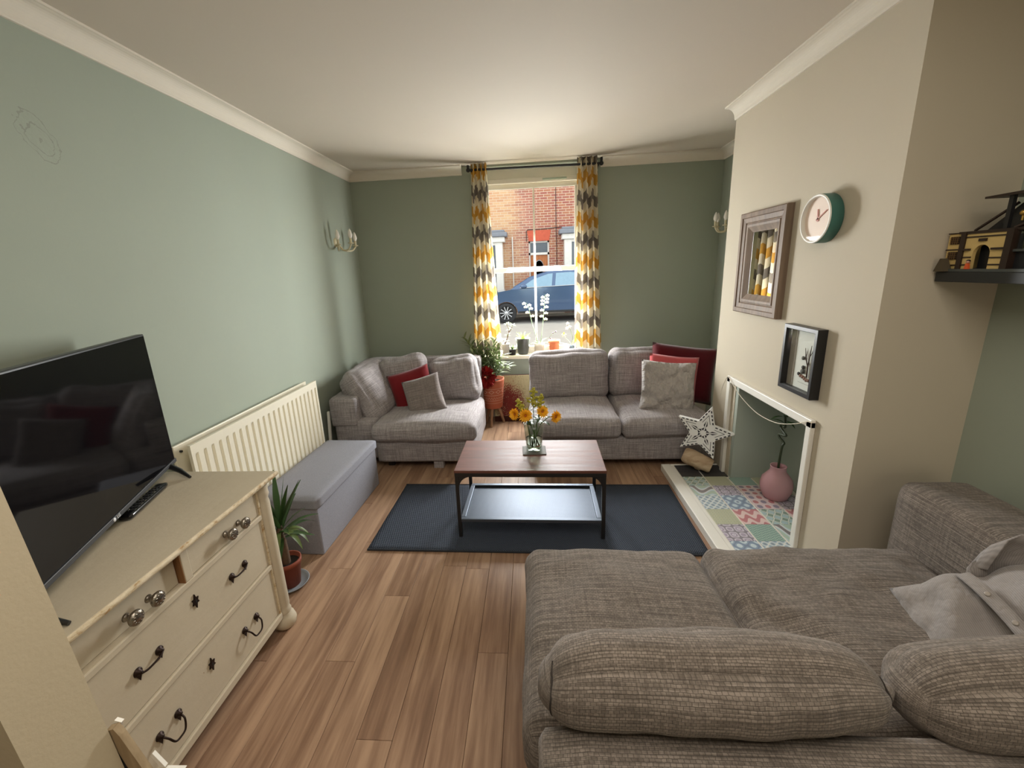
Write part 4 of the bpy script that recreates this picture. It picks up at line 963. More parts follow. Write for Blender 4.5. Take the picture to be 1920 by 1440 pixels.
# tripod planter beside the left sofa
px_, py_ = -.437, 4.285
n = NT('patterned_terracotta'); v = n.co(); sx = n.n('SeparateXYZ'); n.t.links.new(v, sx.inputs[0])
z = sx.outputs[2]; ang = n.math('ARCTAN2', sx.outputs[1], sx.outputs[0]); bands = None
def band(z0, hw): return n.math('LESS_THAN', n.math('ABSOLUTE', n.math('SUBTRACT', z, z0)), hw)
tri = n.math('ABSOLUTE', n.math('SUBTRACT', n.math('FRACT', n.math('MULTIPLY', ang, 10/(2*pi))), .5))
dia = n.math('ADD', n.math('MULTIPLY', tri, 2.0), n.math('DIVIDE', n.math('ABSOLUTE', n.math('SUBTRACT', z, .385)), .024))
d1 = n.math('LESS_THAN', n.math('ABSOLUTE', n.math('SUBTRACT', dia, .75)), .12)
zig = n.math('LESS_THAN', n.math('ABSOLUTE', n.math('SUBTRACT', n.math('ADD', z, n.math('MULTIPLY', n.math('ABSOLUTE', n.math('SUBTRACT', n.math('FRACT', n.math('MULTIPLY', ang, 26/(2*pi))), .5)), .04)), .325)), .0025)
al = n.math('MAXIMUM', n.math('MAXIMUM', d1, zig), n.math('MAXIMUM', n.math('MAXIMUM', band(.348, .0022), band(.418, .0015)), n.math('MAXIMUM', band(.29, .002), band(.262, .0016))))
n.base(n.mix(n.math('MULTIPLY', al, .75), n.mix(n.noise(v, 12, 3), S(164, 88, 64), S(188, 106, 78)), S(222, 190, 168)), .75, 0, .3); M_PATPOT = n.m
PT = thing('tripod_planter', 'terracotta planter with white line patterns on three wooden legs, by the sofa', 'plant pot', (px_, py_, 0))
build('pot', MB().lathe([(0, .195), (.094, .195), (.102, .203), (.128, .492), (.130, .508), (.118, .508), (.114, .47), (.0, .468)], n=40), M_PATPOT, PT, True)
build('soil', MB().lathe([(0, .474), (.113, .472)], n=24), M_SOIL, PT, True)
for a in (-100, 20, 140):
    a = radians(a); build('leg', MB().tube([(.055*cos(a), .055*sin(a), .20), (.115*cos(a), .115*sin(a), .0)], [.019, .013], 12), M_LEGWOOD, PT, True)
FP = thing('bushy_plant', 'bushy plant with narrow pale-veined green leaves growing in the tripod planter', 'plant', (px_, py_, .474))
rr = random.Random(11)
tips = [(-.26, -.03, .47), (-.20, -.10, .36), (-.13, -.04, .40), (-.06, .02, .42), (.0, -.05, .37), (.04, -.02, .45), (.10, -.05, .27), (.17, -.10, .17), (-.10, -.12, .28), (.02, -.12, .26), (-.16, .03, .30), (.08, .03, .38), (-.03, -.10, .20), (.05, -.11, .12), (-.22, -.02, .41), (-.08, -.06, .34), (.03, -.08, .32), (.12, -.08, .21)]
for tx_, ty_, tz_ in tips:
    b = Vector((rr.uniform(-.05, .05), rr.uniform(-.04, .04), 0)); tp_ = Vector((tx_, ty_, tz_)); mid = b.lerp(tp_, .55)+Vector((0, 0, .05))
    st = build('stem', MB().tube([b, mid, tp_], [.006, .0045, .002], 6), M_STEM, FP, True)
    for k in range(14):
        s_ = .30+.70*(k+1)/14; p = (b.lerp(mid, s_/.55) if s_ < .55 else mid.lerp(tp_, (s_-.55)/.45)); a = k*2.39+rr.random()
        dirv = Vector((cos(a), sin(a), rr.uniform(.2, .9)))+(tp_-mid).normalized()*.6
        if tx_ < -.15: dirv.x -= .3
        build('leaf', MB().leaf(p, dirv, rr.uniform(.085, .135), rr.uniform(.020, .030), rr.uniform(.3, .9), .25, 4), L_OLIVE if (k+int(tx_*100)) % 3 else L_MID, st, True)
n = NT('crimson_petal'); n.base(n.mix(n.noise(n.co(), 22, 3), S(104, 10, 20), S(176, 40, 34)), .7, 0, .2); M_CRIMSON = n.m
FL = thing('crimson_flower', 'large crimson ruffled flower head leaning over the rim of the tripod planter', 'flower', (-.475, 4.14, .50))
m = MB(); c0 = Vector((-.478, 4.135, .560))
for i in range(150):
    k = (i+.5)/150; ph = math.acos(1-2*k); a = i*2.39996; d = Vector((sin(ph)*cos(a), sin(ph)*sin(a), cos(ph)))
    if d.y > .6: continue
    d2 = Vector((d.x*.105, d.y*.06, d.z*.118)); m.leaf(c0+d2*.35, d+Vector((0, -.25, 0)), d2.length*.75, .042, rr.uniform(-.4, .7), .5, 3, rr.uniform(-1, 1))
stuff(build('petals', m, M_CRIMSON, FL)); build('stem', MB().tube([(-.44, 4.27, .475), (-.455, 4.21, .53), (-.475, 4.15, .55)], .006, 7), M_STEM, FL)

# printed box leaning below the sill
n = NT('tree_print'); sx = n.n('SeparateXYZ'); n.t.links.new(n.co('UV'), sx.inputs[0]); u, v = sx.outputs[0], sx.outputs[1]
nz = n.noise(n.co('UV'), 5, 4); sp = n.noise(n.co('UV'), 44, 4, .7)
d = n.math('ADD', n.math('MULTIPLY', n.math('SUBTRACT', u, .38), n.math('SUBTRACT', u, .38)), n.math('MULTIPLY', n.math('MULTIPLY', n.math('SUBTRACT', v, .38), n.math('SUBTRACT', v, .38)), .55))
tree = n.math('GREATER_THAN', n.math('ADD', n.math('SUBTRACT', .17, n.math('MULTIPLY', d, 1.9)), n.math('ADD', n.math('MULTIPLY', n.math('SUBTRACT', nz, .5), .25), n.math('MULTIPLY', n.math('SUBTRACT', sp, .5), 1.1))), .0)
wv = n.noise(n.co('UV', (3, 1.2, 1), rot=(0, 0, .8)), 5, 4); br_ = n.math('LESS_THAN', n.math('ABSOLUTE', n.math('SUBTRACT', wv, .5)), .008)
col = n.mix(n.math('MULTIPLY', br_, .7), S(186, 178, 142), S(120, 110, 84)); col = n.mix(tree, col, n.mix(n.math('MULTIPLY', n.math('SUBTRACT', sp, .3), 2.0), S(84, 26, 28), S(150, 66, 56)))
col = n.mix(n.math('LESS_THAN', v, .12), col, S(70, 34, 26)); n.base(col, .7, 0, .2); M_PRINT = n.m
mb = MB().box(-.23, .23, 0, .06, 0, .51); mb.uv = {k_: [(0, 0)]*4 for k_ in range(6)}; mb.uv[2] = [(0, 0), (1, 0), (1, 1), (0, 1)]
o = solo('canvas_picture', mb, M_PRINT, 'canvas picture of a red-leaved tree standing on the floor below the sill', 'picture', bev=.004); o.location = (-.20, 4.345, .0); o.rotation_euler = (radians(-6), 0, 0)

# floor plant between the chest and the storage box
FPX, FPY = -1.345, 1.862
o = solo('saucer', MB().lathe([(0, .004), (.06, .003), (.088, .012), (.097, .022), (.094, .023), (.085, .015), (.055, .008), (0, .008)], n=36), plain('grey_saucer', S(140, 146, 152), .3), 'grey dish under the terracotta pot on the floor', 'saucer', loc=None); o.location = (FPX, FPY, 0)
PP = thing('plant_pot', 'small terracotta pot on a grey dish beside the chest of drawers', 'plant pot', (FPX, FPY, .009))
build('pot', MB().lathe([(0, 0), (.052, 0), (.068, .125), (.073, .125), (.074, .150), (.066, .150), (.062, .125), (0, .12)], n=32), plain('brown_terracotta', S(136, 66, 44), .7), PP, True)
build('soil', MB().lathe([(0, .128), (.063, .127)], n=20), M_SOIL, PP, True)
YU = thing('yucca', 'small yucca with dark sword leaves in the terracotta pot on the floor', 'plant', (FPX, FPY, .137))
build('trunk', MB().tube([(0, 0, 0), (.005, -.005, .09), (-.005, 0, .19), (.0, 0, .23)], [.021, .019, .017, .012], 10), M_BARK, YU, True)
rr = random.Random(4)
for i in range(22):
    a = i*2.4+.4; el = .25+1.15*(i/21); L = rr.uniform(.17, .26) if i < 17 else rr.uniform(.22, .30)
    d = Vector((cos(a)*cos(el), sin(a)*cos(el), sin(el)))
    if d.x > .45 and i < 17: L *= .8
    build('leaf', MB().leaf((.008*cos(a), .008*sin(a), .15+.08*i/21), d, L, .034, rr.uniform(.5, 1.3)*(1.2-i/22), .25, 6, shape=lambda t: (.55+.9*t if t < .4 else 1.0-(t-.4)**1.6*2.0)), L_DARK, YU, True)
build('leaf', MB().leaf((0, 0, .22), (.55, -.12, .95), .34, .036, .05, .3, 6, shape=lambda t: (.6+.8*t if t < .4 else .95-(t-.4)**1.3*1.75)), L_DARK, YU, True)
for a in (-.3, .5, -1.2, .1):
    build('leaf', MB().leaf((.01*cos(a), .01*sin(a), .19), (cos(a), sin(a), .75), .17, .028, 2.4, .25, 7), L_MID, YU, True)

# window sill plants
SZ = WZ0+.0035
def pot(label, x, y, prof, mt, soil_z, rs, extra=None):
    t = thing('plant_pot', label, 'plant pot', (x, y, SZ)); build('pot', MB().lathe(prof, n=30), mt, t, True)
    build('soil', MB().lathe([(0, soil_z+.004), (rs, soil_z)], n=20), M_SOIL, t, True)
    if extra: extra(t)
    return t
M_GREYPOT = plain('dark_glazed_pot', S(72, 74, 70), .25, var=.3, vscale=18); M_CREAMPOT = plain('cream_ribbed_pot', S(196, 186, 168), .5); M_PALEPOT = plain('pale_grey_pot', S(176, 172, 164), .5); M_BLACKPOT = plain('black_nursery_pot', (.02, .02, .02), .5)
def ribbed(prof, n=40):
    m = MB().lathe(prof, n=n); 
    return m
pot('dark glazed tapered pot with the aloe on the sill', -.105, 4.575, [(0, 0), (.052, 0), (.056, .01), (.076, .13), (.080, .168), (.080, .178), (.073, .178), (.070, .15), (0, .15)], M_GREYPOT, .155, .071)
def sill_plant(name, label, x, y, z): return thing(name, label, 'plant', (x, y, SZ+z))
t = sill_plant('aloe', 'spiky bright green aloe in the dark glazed pot on the sill', -.105, 4.575, .157); rr = random.Random(8)
for i in range(16):
    a = i*2.4; el = rr.uniform(.75, 1.4); build('leaf', MB().leaf((.012*cos(a), .012*sin(a), 0), (cos(a)*cos(el), sin(a)*cos(el), sin(el)), rr.uniform(.07, .115), .012, .25, .5, 4), L_BRIGHT, t, True)
pot('cream ribbed pot with the white orchids, centre of the sill', .074, 4.575, [(0, 0), (.050, 0), (.054, .006), (.056, .03), (.0575, .05), (.057, .08), (.058, .118), (.054, .118), (.052, .1), (0, .1)], M_CREAMPOT, .102, .053)
M_WHITEPETAL = leafmat('white_orchid_petal', S(240, 236, 214), S(252, 250, 236), .6)
t = sill_plant('orchid', 'white moth orchid with two flower spikes in the cream pot', .074, 4.575, .105); rr = random.Random(9)
for (dx_, dy_, dz_, L, w) in ((-.8, -.2, .5, .11, .034), (.9, -.1, .55, .13, .036), (.6, .3, .9, .12, .036), (-.4, .3, .5, .09, .03), (.95, -.3, .3, .12, .03)): build('leaf', MB().leaf((0, 0, 0), (dx_, dy_, dz_), L, w, .9, .25, 6), L_MID, t, True)
for sp_i, (pth, fl0, cnt) in enumerate((([(-.01, 0, 0), (-.045, -.01, .12), (-.085, -.02, .28), (-.105, -.03, .40), (-.13, -.05, .455)], .58, 6), ([(.012, 0, 0), (.03, .0, .12), (.048, -.01, .28), (.062, -.02, .44), (.07, -.03, .53)], .50, 11))):
    pv = [Vector(p) for p in pth]; st = build('flower_spike', MB().tube(pv, [.0032, .003, .0026, .002, .0014], 6), M_STEM, t, True)
    for k in range(cnt):
        s_ = fl0+(1-fl0)*k/(cnt-1); q_ = s_*(len(pv)-1); i0 = min(int(q_), len(pv)-2); p = pv[i0].lerp(pv[i0+1], q_-i0); sgn = -1 if k % 2 else 1
        c0 = p+Vector((sgn*.024, -.018, -.008)); m = MB()
        for a, L, w in ((pi/2, .026, .020), (pi/2+2.1, .026, .020), (pi/2-2.1, .026, .020), (.15, .028, .032), (pi-.15, .028, .032)):
            st_ = len(m.v); m.ball((0, 0, 0), 1, 10, 6, (L*.38, .003, w*.30)); m.tf(Matrix.Translation(c0+Vector((cos(a)*L*.34, -.004, sin(a)*L*.34))) @ Matrix.Rotation(-a, 4, 'Y'), st_)
        m.ball(c0+Vector((0, -.006, -.003)), .005, 8, 5); build('flower', m, M_WHITEPETAL, st, True)
def saucerfn(t_): build('saucer', MB().lathe([(0, -.0), (.060, 0), (.067, .022), (.063, .022), (.058, .006), (0, .006)], n=30), M_TERRA2, t_, True)
pot('orange terracotta pot with its saucer on the sill', .236, 4.575, [(0, .006), (.046, .006), (.058, .115), (.064, .115), (.065, .145), (.058, .145), (.055, .115), (0, .11)], M_TERRA2, .112, .054, saucerfn)
t = sill_plant('sprouting_orchid', 'small sprouting plant with a thin purple-budded stalk in the terracotta pot', .236, 4.575, .114)
build('stem', MB().tube([(-.02, 0, 0), (-.05, 0, .06), (-.02, 0, .10), (.02, 0, .12)], .002, 6), M_STEM, t, True)
M_PURPLE = plain('purple_bud', S(96, 70, 96), .6)
for p in ((-.012, 0, .108), (.018, 0, .122), (-.04, 0, .05)): build('bud', MB().ball(p, .008, 8, 6), M_PURPLE, t, True)
for a in (-.6, .4, 2.6): build('leaf', MB().leaf((0, 0, 0), (cos(a), -.3, .5), .06, .016, .6), L_BRIGHT, t, True)
n = NT('blue_glass_tumbler'); n.base(S(150, 172, 190), .12, 0, .6); n.b.inputs['Transmission Weight'].default_value = .5; M_BLUEGL = n.m
pot('small ribbed blue glass tumbler at the right end of the sill', .425, 4.575, [(0, 0), (.026, 0), (.030, .085), (.027, .085), (.024, .01), (0, .01)], M_BLUEGL, .05, .025)
t = sill_plant('orange_orchid', 'orange-flowered orchid with long grey-green leaves in the blue tumbler', .425, 4.575, .052)
build('leaf', MB().leaf((0, 0, .02), (-.9, -.2, .55), .16, .024, .5, .3, 6), L_OLIVE, t, True); build('leaf', MB().leaf((0, 0, .02), (-.35, -.1, .9), .15, .02, 1.0, .3, 6), L_OLIVE, t, True); build('leaf', MB().leaf((0, 0, .02), (.2, -.3, .9), .12, .02, .6, .3, 5), L_OLIVE, t, True)
M_ORANGE = leafmat('orange_petal', S(232, 140, 20), S(244, 180, 60)); M_PEACH = leafmat('peach_petal', S(216, 150, 110), S(236, 190, 160))
st = build('flower_spike', MB().tube([(0, 0, .02), (.01, -.01, .12), (-.015, -.015, .2), (-.045, -.02, .27)], .002, 6), M_STEM, t, True)
for p, mt, r in (((-.085, -.01, .15), M_ORANGE, .03), ((-.045, -.02, .27), M_PEACH, .022), ((-.025, -.018, .235), M_PEACH, .022), ((-.055, -.02, .22), M_PEACH, .02)):
    m = MB()
    for a in range(5): m.leaf(p, (cos(a*1.257+.3), -.3, sin(a*1.257+.3)), r, r*.7, .3, .3, 3)
    build('flower', m, mt, st, True)
pot('narrow pale grey pot with the jade plant, at the left end of the sill', -.300, 4.545, [(0, 0), (.042, 0), (.046, .01), (.050, .120), (.052, .125), (.046, .125), (.044, .11), (0, .11)], M_PALEPOT, .112, .045)
t = sill_plant('jade_plant', 'jade plant with a leaning stem and clustered leaves in the pale grey pot', -.300, 4.545, .114); rr = random.Random(12)
for tp_, base_ in (((.055, -.02, .17), (0, 0, 0)), ((.03, .0, .10), (0, 0, 0)), ((-.02, -.02, .06), (0, 0, 0)), ((.09, -.01, .21), (.045, -.01, .13)), ((.03, -.02, .22), (.045, -.01, .13))):
    b, e = Vector(base_), Vector(tp_); st = build('stem', MB().tube([b, (b+e)/2+Vector((.006, 0, 0)), e], [.005, .004, .003], 6), M_BARK, t, True); m = MB()
    for k in range(16):
        a = k*2.4; d = Vector((cos(a), sin(a), rr.uniform(-.2, 1))); m.leaf(e+d*.004, d, rr.uniform(.028, .042), .014, .2, .2, 3)
    stuff(build('leaves', m, L_OLIVE, st, True))
pot('tiny black nursery pot between the jade and the aloe', -.222, 4.545, [(0, 0), (.034, 0), (.040, .055), (.042, .06), (.037, .06), (.035, .05), (0, .05)], M_BLACKPOT, .052, .036)
t = sill_plant('succulent', 'small green succulent in the tiny black pot on the sill', -.222, 4.545, .054); rr = random.Random(13)
for i in range(14):
    a = i*2.4; el = rr.uniform(.3, 1.3); build('leaf', MB().leaf((0, 0, 0), (cos(a)*cos(el), sin(a)*cos(el), sin(el)), rr.uniform(.04, .075), .018, .5, .4, 4), L_MID, t, True)

# ------------------------------------------------------------------ chimney breast: mirror, clock, shadow box
MY0, MY1, MZ0, MZ1 = 2.535, 3.060, 1.267, 1.898
MI = thing('mirror', 'mirror in a wide taupe wooden frame on the chimney breast', 'mirror', (XC-.02, (MY0+MY1)/2, MZ0))
def frame_profile(name, parent, mt, y0, y1, z0, z1, prof, x):
    """mitred picture frame on a wall facing -x; prof = (inset, proud) pairs from the outer edge inwards"""
    m = MB(); rings = []
    for ins, pr in prof: rings.append([Vector((x-pr, y0+ins, z0+ins)), Vector((x-pr, y1-ins, z0+ins)), Vector((x-pr, y1-ins, z1-ins)), Vector((x-pr, y0+ins, z1-ins))])
    vs = [v_ for r_ in rings for v_ in r_]; m.add(vs, [(4*i+j, 4*i+(j+1) % 4, 4*i+4+(j+1) % 4, 4*i+4+j) for i in range(len(rings)-1) for j in range(4)]); return build(name, m, mt, parent)
frame_profile('frame', MI, M_FRAMEWOOD, MY0, MY1, MZ0, MZ1, [(0, 0), (0, .034), (.006, .040), (.030, .040), (.034, .034), (.060, .030), (.066, .024), (.070, .024), (.074, .030), (.088, .028), (.110, .016), (.122, .010), (.124, .004)], XC)
n = NT('mirror_glass'); n.base((.86, .87, .86), .01, 1.0, .5); build('glass', MB().box(XC-.008, XC-.004, MY0+.118, MY1-.118, MZ0+.118, MZ1-.118), n.m, MI)
CLK = thing('wall_clock', 'round wall clock with a teal rim and pale face above the fireplace', 'clock', (XC, 2.255, 1.785))
cl_r = .113; cc0 = (XC, 2.255, 1.785)
build('case', MB().lathe([(cl_r-.006, 0), (cl_r, .003), (cl_r, .058)], cc0, 48, (-1, 0, 0)), plain('teal_rim', S(64, 112, 104), .5), CLK)
build('front_ring', MB().lathe([(cl_r, .058), (cl_r-.002, .062), (cl_r-.010, .062), (cl_r-.012, .055), (cl_r-.013, .044)], cc0, 48, (-1, 0, 0)), M_TRIM, CLK)
build('face', MB().lathe([(0, .044), (cl_r-.012, .044)], cc0, 48, (-1, 0, 0)), plain('reflection_tinted_clock_face', S(246, 224, 212), .6, var=.02), CLK)  # face colour tinted pink for the brick reflected in the glass
M_HAND = plain('coral_hand', S(190, 120, 108), .5)
for a, L, w in ((-.15, .045, .006), (1.05, .07, .004)):
    y, z = 2.255, 1.785; d = Vector((0, -sin(a), cos(a))); s_ = Vector((0, -cos(a), -sin(a))); b = Vector((XC-.048, y, z))
    build('hand', MB().prism([b-d*.012+s_*w, b-d*.012-s_*w, b+d*L-s_*w*.5, b+d*L+s_*w*.5], (.002, 0, 0)), M_HAND, CLK)
M_PANE = M_GLASS
build('glass', MB().lathe([(0, .056), (cl_r-.011, .056)], cc0, 48, (-1, 0, 0)), M_GLASS, CLK)
SBX = thing('shadow_box_picture', 'black deep-framed pebble and twig picture below the clock', 'picture', (XC, 2.275, .91))
SY0, SY1, SZ0, SZ1 = 2.135, 2.415, .905, 1.262
frame_profile('frame', SBX, M_BLKPL, SY0, SY1, SZ0, SZ1, [(0, 0), (0, .045), (.002, .047), (.020, .047), (.022, .045), (.022, .008)], XC)
build('backing_card', MB().box(XC-.010, XC-.006, SY0+.02, SY1-.02, SZ0+.02, SZ1-.02), plain('white_card', S(224, 222, 216), .8, var=.02), SBX)
build('mount', MB().box(XC-.014, XC-.010, SY0+.022, SY0+.055, SZ0+.022, SZ1-.022).box(XC-.014, XC-.010, SY1-.07, SY1-.022, SZ0+.022, SZ1-.022), plain('grey_mount', S(168, 160, 150), .8), SBX)
M_TWIG = plain('twig_bark', S(74, 56, 46), .8); xx = XC-.016
build('twig_tree', MB().tube([(xx, 2.225, 1.00), (xx, 2.226, 1.06), (xx, 2.222, 1.10), (xx, 2.216, 1.17)], [.004, .0035, .003, .0015], 6).tube([(xx, 2.226, 1.055), (xx, 2.25, 1.10), (xx, 2.262, 1.15)], [.003, .0022, .0012], 6).tube([(xx, 2.221, 1.11), (xx, 2.205, 1.135), (xx, 2.198, 1.16)], [.002, .0016, .001], 6).tube([(xx, 2.25, 1.10), (xx, 2.243, 1.14)], [.002, .001], 6), M_TWIG, SBX)
M_PEB = [plain('pebble_grey', S(92, 90, 84), .7), plain('pebble_brown', S(124, 84, 66), .7), plain('pebble_dark', S(58, 54, 52), .7)]
for i, (y, z, r) in enumerate(((2.262, 1.025, .016), (2.262, 1.047, .012), (2.292, 1.006, .011), (2.276, .998, .010), (2.258, .996, .011), (2.242, .990, .010), (2.226, .986, .011), (2.210, .988, .010), (2.270, 1.095, .012))):
    build('pebble', MB().ball((xx, y, z), r, 10, 7, (.5, 1, .85)), M_PEB[(0, 2, 2, 1, 1, 1, 1, 1, 0)[i]], SBX)
build('printed_line', MB().box(xx+.005, xx+.0055, 2.205, 2.300, .960, .9612), M_PEB[0], SBX)
build('glass', MB().box(XC-.040, XC-.038, SY0+.02, SY1-.02, SZ0+.02, SZ1-.02), M_GLASS, SBX)

# hearth ornaments
ST = thing('star_ornament', 'white cut-out wooden star standing on the log beside the fireplace', 'ornament', (1.255, 3.035, .375), (radians(-4), radians(12), radians(-30)))
def star(R_, r_, y, ph=pi/2): return [(R_*cos(ph+i*pi/5) if i % 2 == 0 else r_*cos(ph+i*pi/5), y, R_*sin(ph+i*pi/5) if i % 2 == 0 else r_*sin(ph+i*pi/5)) for i in range(10)]
build('star', MB().prism(star(.205, .094, -.022), (0, .045, 0)), plain('white_star_paint', S(246, 246, 244), .5, var=.01), ST, True, bev=.002)
m = MB(); out_ = [Vector(p) for p in star(.192, .086, -.0225)]; inn = [Vector(p) for p in star(.142, .064, -.0225)]
def dash(a, b, w):
    d = (b-a).normalized(); s_ = Vector((-d.z, 0, d.x))*w; m.prism([a-s_, b-s_, b+s_, a+s_], (0, -.0008, 0))
for i in range(10):
    a, b = out_[i], out_[(i+1) % 10]
    for k in range(4): dash(a.lerp(b, .10+k*.22), a.lerp(b, .23+k*.22), .0042)
    a, b = inn[i], inn[(i+1) % 10]; tip = i % 2 == 0; dash(a.lerp(b, 0 if tip else .28), a.lerp(b, .72 if tip else 1.0), .0016)
for i in range(5):
    ph = pi/2+2*pi*i/5; rad = Vector((cos(ph), 0, sin(ph))); s_ = Vector((-sin(ph), 0, cos(ph))); o_ = Vector((0, -.0225, 0))
    for sg in (-1, 1):
        for a0, a1, w0, w1 in ((.018, .045, .010, .020), (.045, .098, .010, .014)):
            m.prism([o_+rad*a0+s_*sg*.004, o_+rad*(a0+.3*(a1-a0))+s_*sg*w1*.95, o_+rad*a1+s_*sg*.004*.8, o_+rad*(a0+.55*(a1-a0))+s_*sg*.004], (0, -.0008, 0))
build('cutout_pattern', m, plain('star_cutouts', S(58, 56, 62), .8), ST, True)
LOG = thing('log', 'bare barkless log with a branch stub lying at the end of the hearth', 'log', (1.25, 3.06, HZ))
la, lb = Vector((1.150, 3.115, .165)), Vector((1.325, 3.01, .106)); m = MB(); path = [la.lerp(lb, t) for t in (0, .05, .25, .5, .75, .95, 1)]
build('trunk', m.tube(path, [.046, .058, .064, .061, .057, .054, .047], 18), M_DRIFT, LOG)
build('branch_stub', MB().tube([la.lerp(lb, .55)+Vector((0, 0, -.02)), la.lerp(lb, .5)+Vector((-.008, -.035, -.052))], [.03, .024], 12), M_DRIFT, LOG)
build('split', MB().tube([la+Vector((.0, -.038, .02)), la.lerp(lb, .3)+Vector((0, -.048, .022))], [.003, .001], 6), M_DARKHOLE, LOG)
PV = thing('pink_vase', 'matt pink bottle vase standing inside the fireplace', 'vase', (1.60, 2.665, HZ))
build('body', MB().lathe([(0, 0), (.060, 0), (.072, .01), (.092, .06), (.096, .10), (.088, .14), (.062, .175), (.047, .195), (.046, .225), (.049, .232), (.044, .232), (.041, .20), (.05, .17), (.0, .15)], n=40), plain('matt_pink', S(190, 145, 150), .75, var=.03), PV, True)
CB = thing('curly_bamboo', 'dark curly bamboo stem with a leafy tip in the pink vase', 'plant', (1.60, 2.665, HZ+.16))
pts = [(0, 0, 0), (0, 0, .10), (.0, -.01, .21), (.01, -.008, .235), (.0, .03, .26), (.0, .036, .28), (.0, -.02, .292), (0, -.035, .30), (0, .01, .318), (0, .035, .335), (0, .02, .355), (0, -.012, .345), (0, -.01, .37), (0, .0, .42)]
build('stem', MB().tube(smooth(pts), .0075, 8), plain('dark_bamboo', S(52, 60, 38), .5), CB, True)
rr = random.Random(5)
for i in range(8): a = i*2.4; build('leaf', MB().leaf((0, 0, .36+.012*i), (cos(a)*.8, sin(a), .5), rr.uniform(.07, .12), .018, 1.0, .3, 5), L_DARK, CB, True)
m = MB(); pp = [(1.402, 3.143, .61), (1.401, 3.12, .70), (1.402, 3.06, .79), (1.40, 3.02, .788), (1.40, 2.93, .745), (1.40, 2.80, .70), (1.40, 2.61, .668), (1.40, 2.41, .682), (1.40, 2.25, .735), (1.402, 2.15, .785), (1.405, 2.12, .79)]
solo('string', m.tube(smooth(pp), .0026, 6), plain('cream_string', S(206, 198, 180), .8), 'thin cream string hung in a loop across the fireplace opening', 'string')

# ------------------------------------------------------------------ wall lights
M_IVORY = plain('ivory_painted_metal', S(204, 192, 158), .45, var=.1); n = NT('opal_candle_bulb'); n.base(S(246, 240, 230), .2, 0, .5); n.b.inputs['Transmission Weight'].default_value = .1; M_BULB = n.m
def sconce(label, wx, sgn, y, z, arms):
    t = thing('wall_light', label, 'wall light', (wx, y, z)); build('back_plate', MB().lathe([(0, .018), (.03, .014), (.042, .004), (.044, 0)], (wx, y, z), 24, (sgn, 0, 0)), M_IVORY, t)
    for (dy, ox, dz) in arms:
        p0 = Vector((wx+sgn*.015, y, z)); e = Vector((wx+sgn*ox, y+dy, z+dz)); q = Vector((wx+sgn*ox*.6, y+dy*.5, z-.075))
        arm = build('arm', MB().tube(smooth([p0, p0.lerp(q, .5)+Vector((0, 0, -.025)), q, e.lerp(q, .4)+Vector((0, 0, -.02)), e]), .0075, 8), M_IVORY, t)
        build('drip_pan', MB().lathe([(0, 0), (.022, .002), (.028, .009), (.026, .010), (0, .006)], e, 18), M_IVORY, arm); build('candle_tube', MB().cyl(e+Vector((0, 0, .006)), e+Vector((0, 0, .05)), .0105, n=14), M_IVORY, arm)
        build('bulb', MB().lathe([(.010, 0), (.020, .022), (.0205, .034), (.014, .06), (.004, .082), (0, .084)], e+Vector((0, 0, .05)), 16), M_BULB, arm)
sconce('ivory three-candle wall light on the left wall near the corner', XL, 1, 4.02, 1.925, ((-.15, .09, -.035), (-.035, .16, -.02), (.19, .11, -.03)))
sconce('ivory candle wall light half hidden behind the chimney breast', XR, -1, 4.27, 1.945, ((-.09, .09, -.03), (.03, .13, -.03), (.10, .08, -.03)))

# ------------------------------------------------------------------ floating shelf and toy brick building
SH = thing('floating_shelf', 'black floating shelf in the right alcove above the near sofa arm', 'shelf', (XR, 1.55, 1.51))
build('board', MB().box(1.615, XR, 1.05, 1.848, 1.492, 1.530), plain('black_shelf', (.018, .019, .019), .5), SH, bev=.002)
M_TAN = plain('tan_toy_plastic', S(206, 178, 116), .35, var=.05, vscale=40); M_DKBR = plain('dark_brown_toy_plastic', S(44, 30, 22), .4); M_TBLK = plain('black_toy_plastic', (.014, .014, .015), .35); M_TGREY = plain('grey_toy_plastic', S(70, 74, 72), .4); M_TRED = plain('orange_toy_plastic', S(216, 92, 48), .35)
TB = thing('toy_building', 'toy brick house with tan walls, arched gate and dark open roof on the shelf', 'toy', (1.72, 1.66, 1.53))
b0 = 1.531
build('baseplate', MB().box(1.618, 1.85, 1.40, 1.845, b0, b0+.010), M_TGREY, TB)
def lines(zs, y0, y1, x, par): 
    for z_ in zs: build('brick_course', MB().box(x-.003, x, y0, y1, z_-.0022, z_+.0022), M_DKBR, par)
tw = build('tower', MB().box(1.635, 1.72, 1.782, 1.843, b0+.010, 1.672), M_TAN, TB, bev=.001); lines((1.555, 1.612, 1.672), 1.782, 1.845, 1.6345, tw)
for z0, z1 in ((1.632, 1.660), (1.576, 1.604)):
    w = build('lattice_window', MB().box(1.631, 1.636, 1.797, 1.832, z0, z1), M_DKBR, TB)
    g = MB()
    for i in range(3): g.box(1.629, 1.6315, 1.797, 1.832, z0+.006+.008*i, z0+.0075+.008*i)
    for i in range(4): g.box(1.629, 1.6315, 1.802+.0085*i, 1.8035+.0085*i, z0, z1)
    build('lattice', g, plain('lattice_brown', S(110, 82, 48), .5), w)
build('corner_post', MB().box(1.622, 1.64, 1.766, 1.784, b0+.010, 1.672), M_DKBR, TB)
